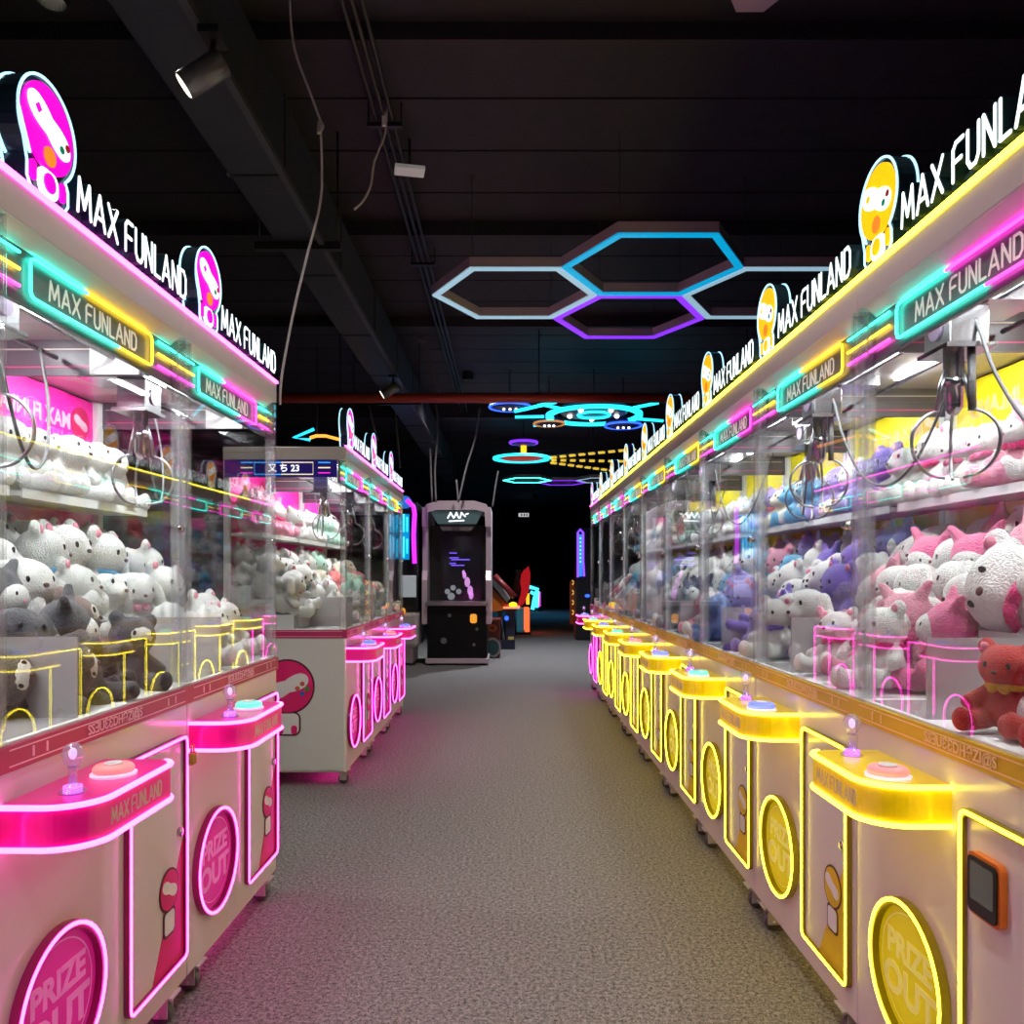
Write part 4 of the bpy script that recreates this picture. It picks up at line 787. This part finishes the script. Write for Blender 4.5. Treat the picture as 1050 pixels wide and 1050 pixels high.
ob('case', MB().prism([(XX(501), Z(598)), (XX(519), Z(619)), (XX(530), Z(623)), (XX(502), Z(628))], 0, .8).mesh('case', mat('case orange', srgb(170, 85, 20), .4)), bo)
ob('rail', MB().tube([(XX(507), -.08, Z(590)), (XX(528), -.08, Z(612))], .05, seg=7).mesh('rail', mat('rail maroon', srgb(120, 36, 36), .4)), bo)
ob('lamp_strip', MB().box(XX(516), XX(533), -.08, .5, Z(624), Z(622)).mesh('lamp_strip', glow('lamp coral', (.9, .22, .10), 1.0)), bo)
ob('lamp_cap', MB().ell((XX(526), 0, Z(620)), (.07, .07, .045)).mesh('lamp_cap', glow('lamp yellow', (.95, .65, .02), 1.2)), bo)
ob('pedestal', MB().box(XX(519), XX(528), .05, .8, .14, Z(624)).box(XX(512), XX(528), 0, .8, 0, .16).mesh('pedestal', mat('pedestal navy', srgb(24, 28, 50), .4)), bo)
ob('support_leg', MB().tube([(XX(512), .1, Z(626)), (XX(517), .1, Z(655)), (XX(517), .1, .1)], .03).mesh('support_leg', STEEL), bo)
ob('badge', MB().ell((XX(519.5), .02, Z(634)), (.035, .02, .04)).mesh('badge', N_BLUE), bo)
ob('yellow_sticker', MB().box(XX(521), XX(527), .04, .051, Z(657), Z(653)).mesh('yellow_sticker', mat('sticker yellow', srgb(200, 170, 80), .4)), bo)
D3 = 16.5
rs = thing('racing_seat_game', 'red high backed racing seat game with lit panels beside the aisle', 'arcade game', (dx(538, D3), D3, 0))
Z = lambda py: dz(py, D3)
XX = lambda px: dx(px, D3) - dx(538, D3)
ob('seat_back', MB().prism([(XX(531), Z(621)), (XX(535), Z(605)), (XX(533), Z(592)), (XX(537), Z(585)), (XX(542), Z(580.5)), (XX(544), Z(588)), (XX(543), Z(604)), (XX(538), Z(618)), (XX(534), Z(622))], 0, .5).mesh('seat_back', mat('seat red', srgb(210, 26, 36), .35, emit=srgb(200, 24, 34), es=.5)), rs)  # emission added to brighten the seat, which is no lamp
ob('seat_edge', MB().tube([(XX(528), -.02, Z(606)), (XX(531), -.02, Z(590)), (XX(530), -.02, Z(584))], .07).mesh('seat_edge', mat('seat brown', srgb(110, 62, 50), .5)), rs)
ob('dashboard', MB().box(XX(524), XX(534), 0, .4, Z(612), Z(600), bev=.03).mesh('dashboard', mat('dash maroon', srgb(70, 18, 26), .4)), rs)
ob('body', MB().box(XX(530), XX(537), 0, .8, .05, Z(624)).mesh('body', mat('body teal', srgb(80, 150, 165), .4, emit=srgb(60, 120, 140), es=.25)), rs)  # teal body brightened with added emission too
ob('light_panel', MB().box(XX(538), XX(543), -.02, .8, Z(648), Z(624)).mesh('light_panel', glow('panel vermilion', (1.0, .12, .03), 1.3)), rs)
ob('amber_panel', MB().box(XX(540), XX(543), .1, .5, Z(620), Z(609)).mesh('amber_panel', glow('panel amber', (.9, .45, .02), 1.3)), rs)
ob('foot', MB().box(XX(529), XX(544), .0, .8, 0, .08).mesh('foot', BLACK), rs)
D4 = 27.0
ng = thing('neon_gate_game', 'distant game outlined in cyan and magenta neon on blue lit carpet', 'arcade game', (dx(549, D4), D4, 0))
Z = lambda py: dz(py, D4)
XX = lambda px: dx(px, D4) - dx(549, D4)
ob('body', MB().box(XX(544), XX(553), .1, 1.0, .0, Z(600)).mesh('body', BLACK), ng)
ob('neon_outline', MB().tube([(XX(543), 0, Z(602)), (XX(551), 0, Z(604)), (XX(548), 0, Z(614)), (XX(546), 0, Z(625))], .07, seg=6).tube([(XX(544), 0, Z(607)), (XX(548), 0, Z(609))], .06, seg=6).tube([(XX(551.5), 0, Z(606)), (XX(550.5), 0, Z(623))], .06, seg=6).mesh('neon_outline', glow('outline cyan', (.05, .7, .95), 2.0)), ng)
ob('magenta_strip', MB().box(XX(552.3), XX(554.3), 0, .2, Z(622), Z(607)).mesh('magenta_strip', glow('strip magenta', (.6, .03, .6), 1.4)), ng)
# right far side
D5 = 15.0
bt = thing('blue_neon_column_sign', 'upright blue neon sign past the end of the yellow row', 'neon sign', (dx(598, D5), D5, 0))
Z = lambda py: dz(py, D5)
XX = lambda px: dx(px, D5) - dx(598, D5)
ob('sign_body', MB().box(XX(591), XX(606), .05, .6, .0, Z(541), bev=.02).mesh('sign_body', BLACK), bt)
ob('neon_outline', MB().tube([(XX(592.5), 0, Z(592)), (XX(592.5), 0, Z(546)), (XX(595), 0, Z(543)), (XX(598), 0, Z(546)), (XX(598), 0, Z(575)), (XX(599), 0, Z(591))], .022, seg=6).mesh('neon_outline', glow('neon violet blue', (.2, .06, .95), 1.6)), bt)
ob('lit_panel', MB().box(XX(593.5), XX(597.2), .02, .045, Z(591), Z(548)).mesh('lit_panel', glow('panel azure', (.02, .18, .95), 1.2)), bt)
b = MB()
for k in range(7): b.prism(circ(XX(595.3), Z(552 + 4 * k), .018, 8), .012, .0195)
ob('panel_dots', b.mesh('panel_dots', glow('dots cyan', (.1, .7, 1.0), 1.5)), bt)
ob('blue_dot', MB().ell((XX(602.5), .03, Z(611)), (.05, .03, .03)).mesh('blue_dot', N_BLUE), bt)
D6 = 20.0
oc = thing('orange_ornate_box', 'orange patterned upright box on the floor beyond the blue neon sign', 'cabinet', (dx(589, D6), D6, 0))
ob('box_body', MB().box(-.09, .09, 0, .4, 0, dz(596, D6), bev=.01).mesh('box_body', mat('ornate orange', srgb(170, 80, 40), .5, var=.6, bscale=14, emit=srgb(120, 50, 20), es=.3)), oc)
b = MB()
for k in range(4): b.strokes([[(-.05, .25 + .25 * k), (.05, .35 + .25 * k)], [(-.05, .35 + .25 * k), (.05, .25 + .25 * k)]], .012, -.004, -.0005)
ob('pattern', b.mesh('pattern', glow('pattern yellow', (.9, .55, .1), .9)), oc)
ex = thing('hanging_exit_sign', 'tiny white lit sign hanging in the dark at the far end', 'sign', at(537, 528, 26))
ob('sign_plate', MB().box(-.17, .17, -.02, .02, -.06, .06).mesh('sign_plate', glow('sign white', (.55, .55, .6), .7)), ex)
ob('sign_symbol', MB().box(-.09, -.05, -.024, -.0205, -.035, .035).box(.0, .04, -.024, -.0205, -.035, .035).box(.08, .12, -.024, -.0205, -.035, .035).mesh('sign_symbol', mat('sign dark', (.1, .1, .12), .5)), ex)
ob('suspension_rod', MB().tube([(0, 0, .06), (0, 0, ZC - .02 - at(537, 528, 26).z)], .01).mesh('suspension_rod', BLACK), ex)

# ------------------------------------------------------------------ light
w = bpy.data.worlds.new('dim room'); sc.world = w; w.use_nodes = True
w.node_tree.nodes['Background'].inputs[0].default_value = (.5, .48, .6, 1); w.node_tree.nodes['Background'].inputs[1].default_value = .02
def downlight(label, x, y, power, col=(1, .95, .9), size=2.2):  # can lamps added to brighten cabinets, floor and far games
    o = thing('added_downlight', label, 'ceiling light', (x, y, ZC - .02), 0, 'added ceiling downlights')
    ob('lamp_can', MB().ring(circ(0, 0, .07, 20), circ(0, 0, .055, 20), -.10, 0, 'xy').mesh('lamp_can', BLACK), o)
    ob('lamp_lens', MB().lathe([(.054, -.03), (.05, -.025)], (0, 0, 0), 20).mesh('lamp_lens', glow('spot lens', (1, .9, .7), 1.5)), o)
    ld = bpy.data.lights.new('added downlight lamp', 'SPOT'); ld.energy = power; ld.color = col; ld.spot_size = size; ld.spot_blend = .9; ld.shadow_soft_size = .05
    lo = bpy.data.objects.new('added_downlight_lamp', ld); COL.objects.link(lo); lo.location = (x, y, ZC - .14)
downlight('added black can downlight behind the camera over the aisle', 0, -.6, 75)
downlight('added black can downlight over the aisle beside the padlocked pink machine', 0, 2.0, 70)
downlight('added black can downlight over the open passage', -1.9, 3.3, 60)
downlight('added black can downlight over the shooting cabinet', -.5, 9.7, 110)
downlight('added black can downlight far down the aisle', .5, 12.0, 420, (.85, .92, 1))
downlight('added black can downlight at the blue lit end of the aisle', .8, 24.5, 120, (.1, .5, 1))  # blue lamp added to tint the far carpet
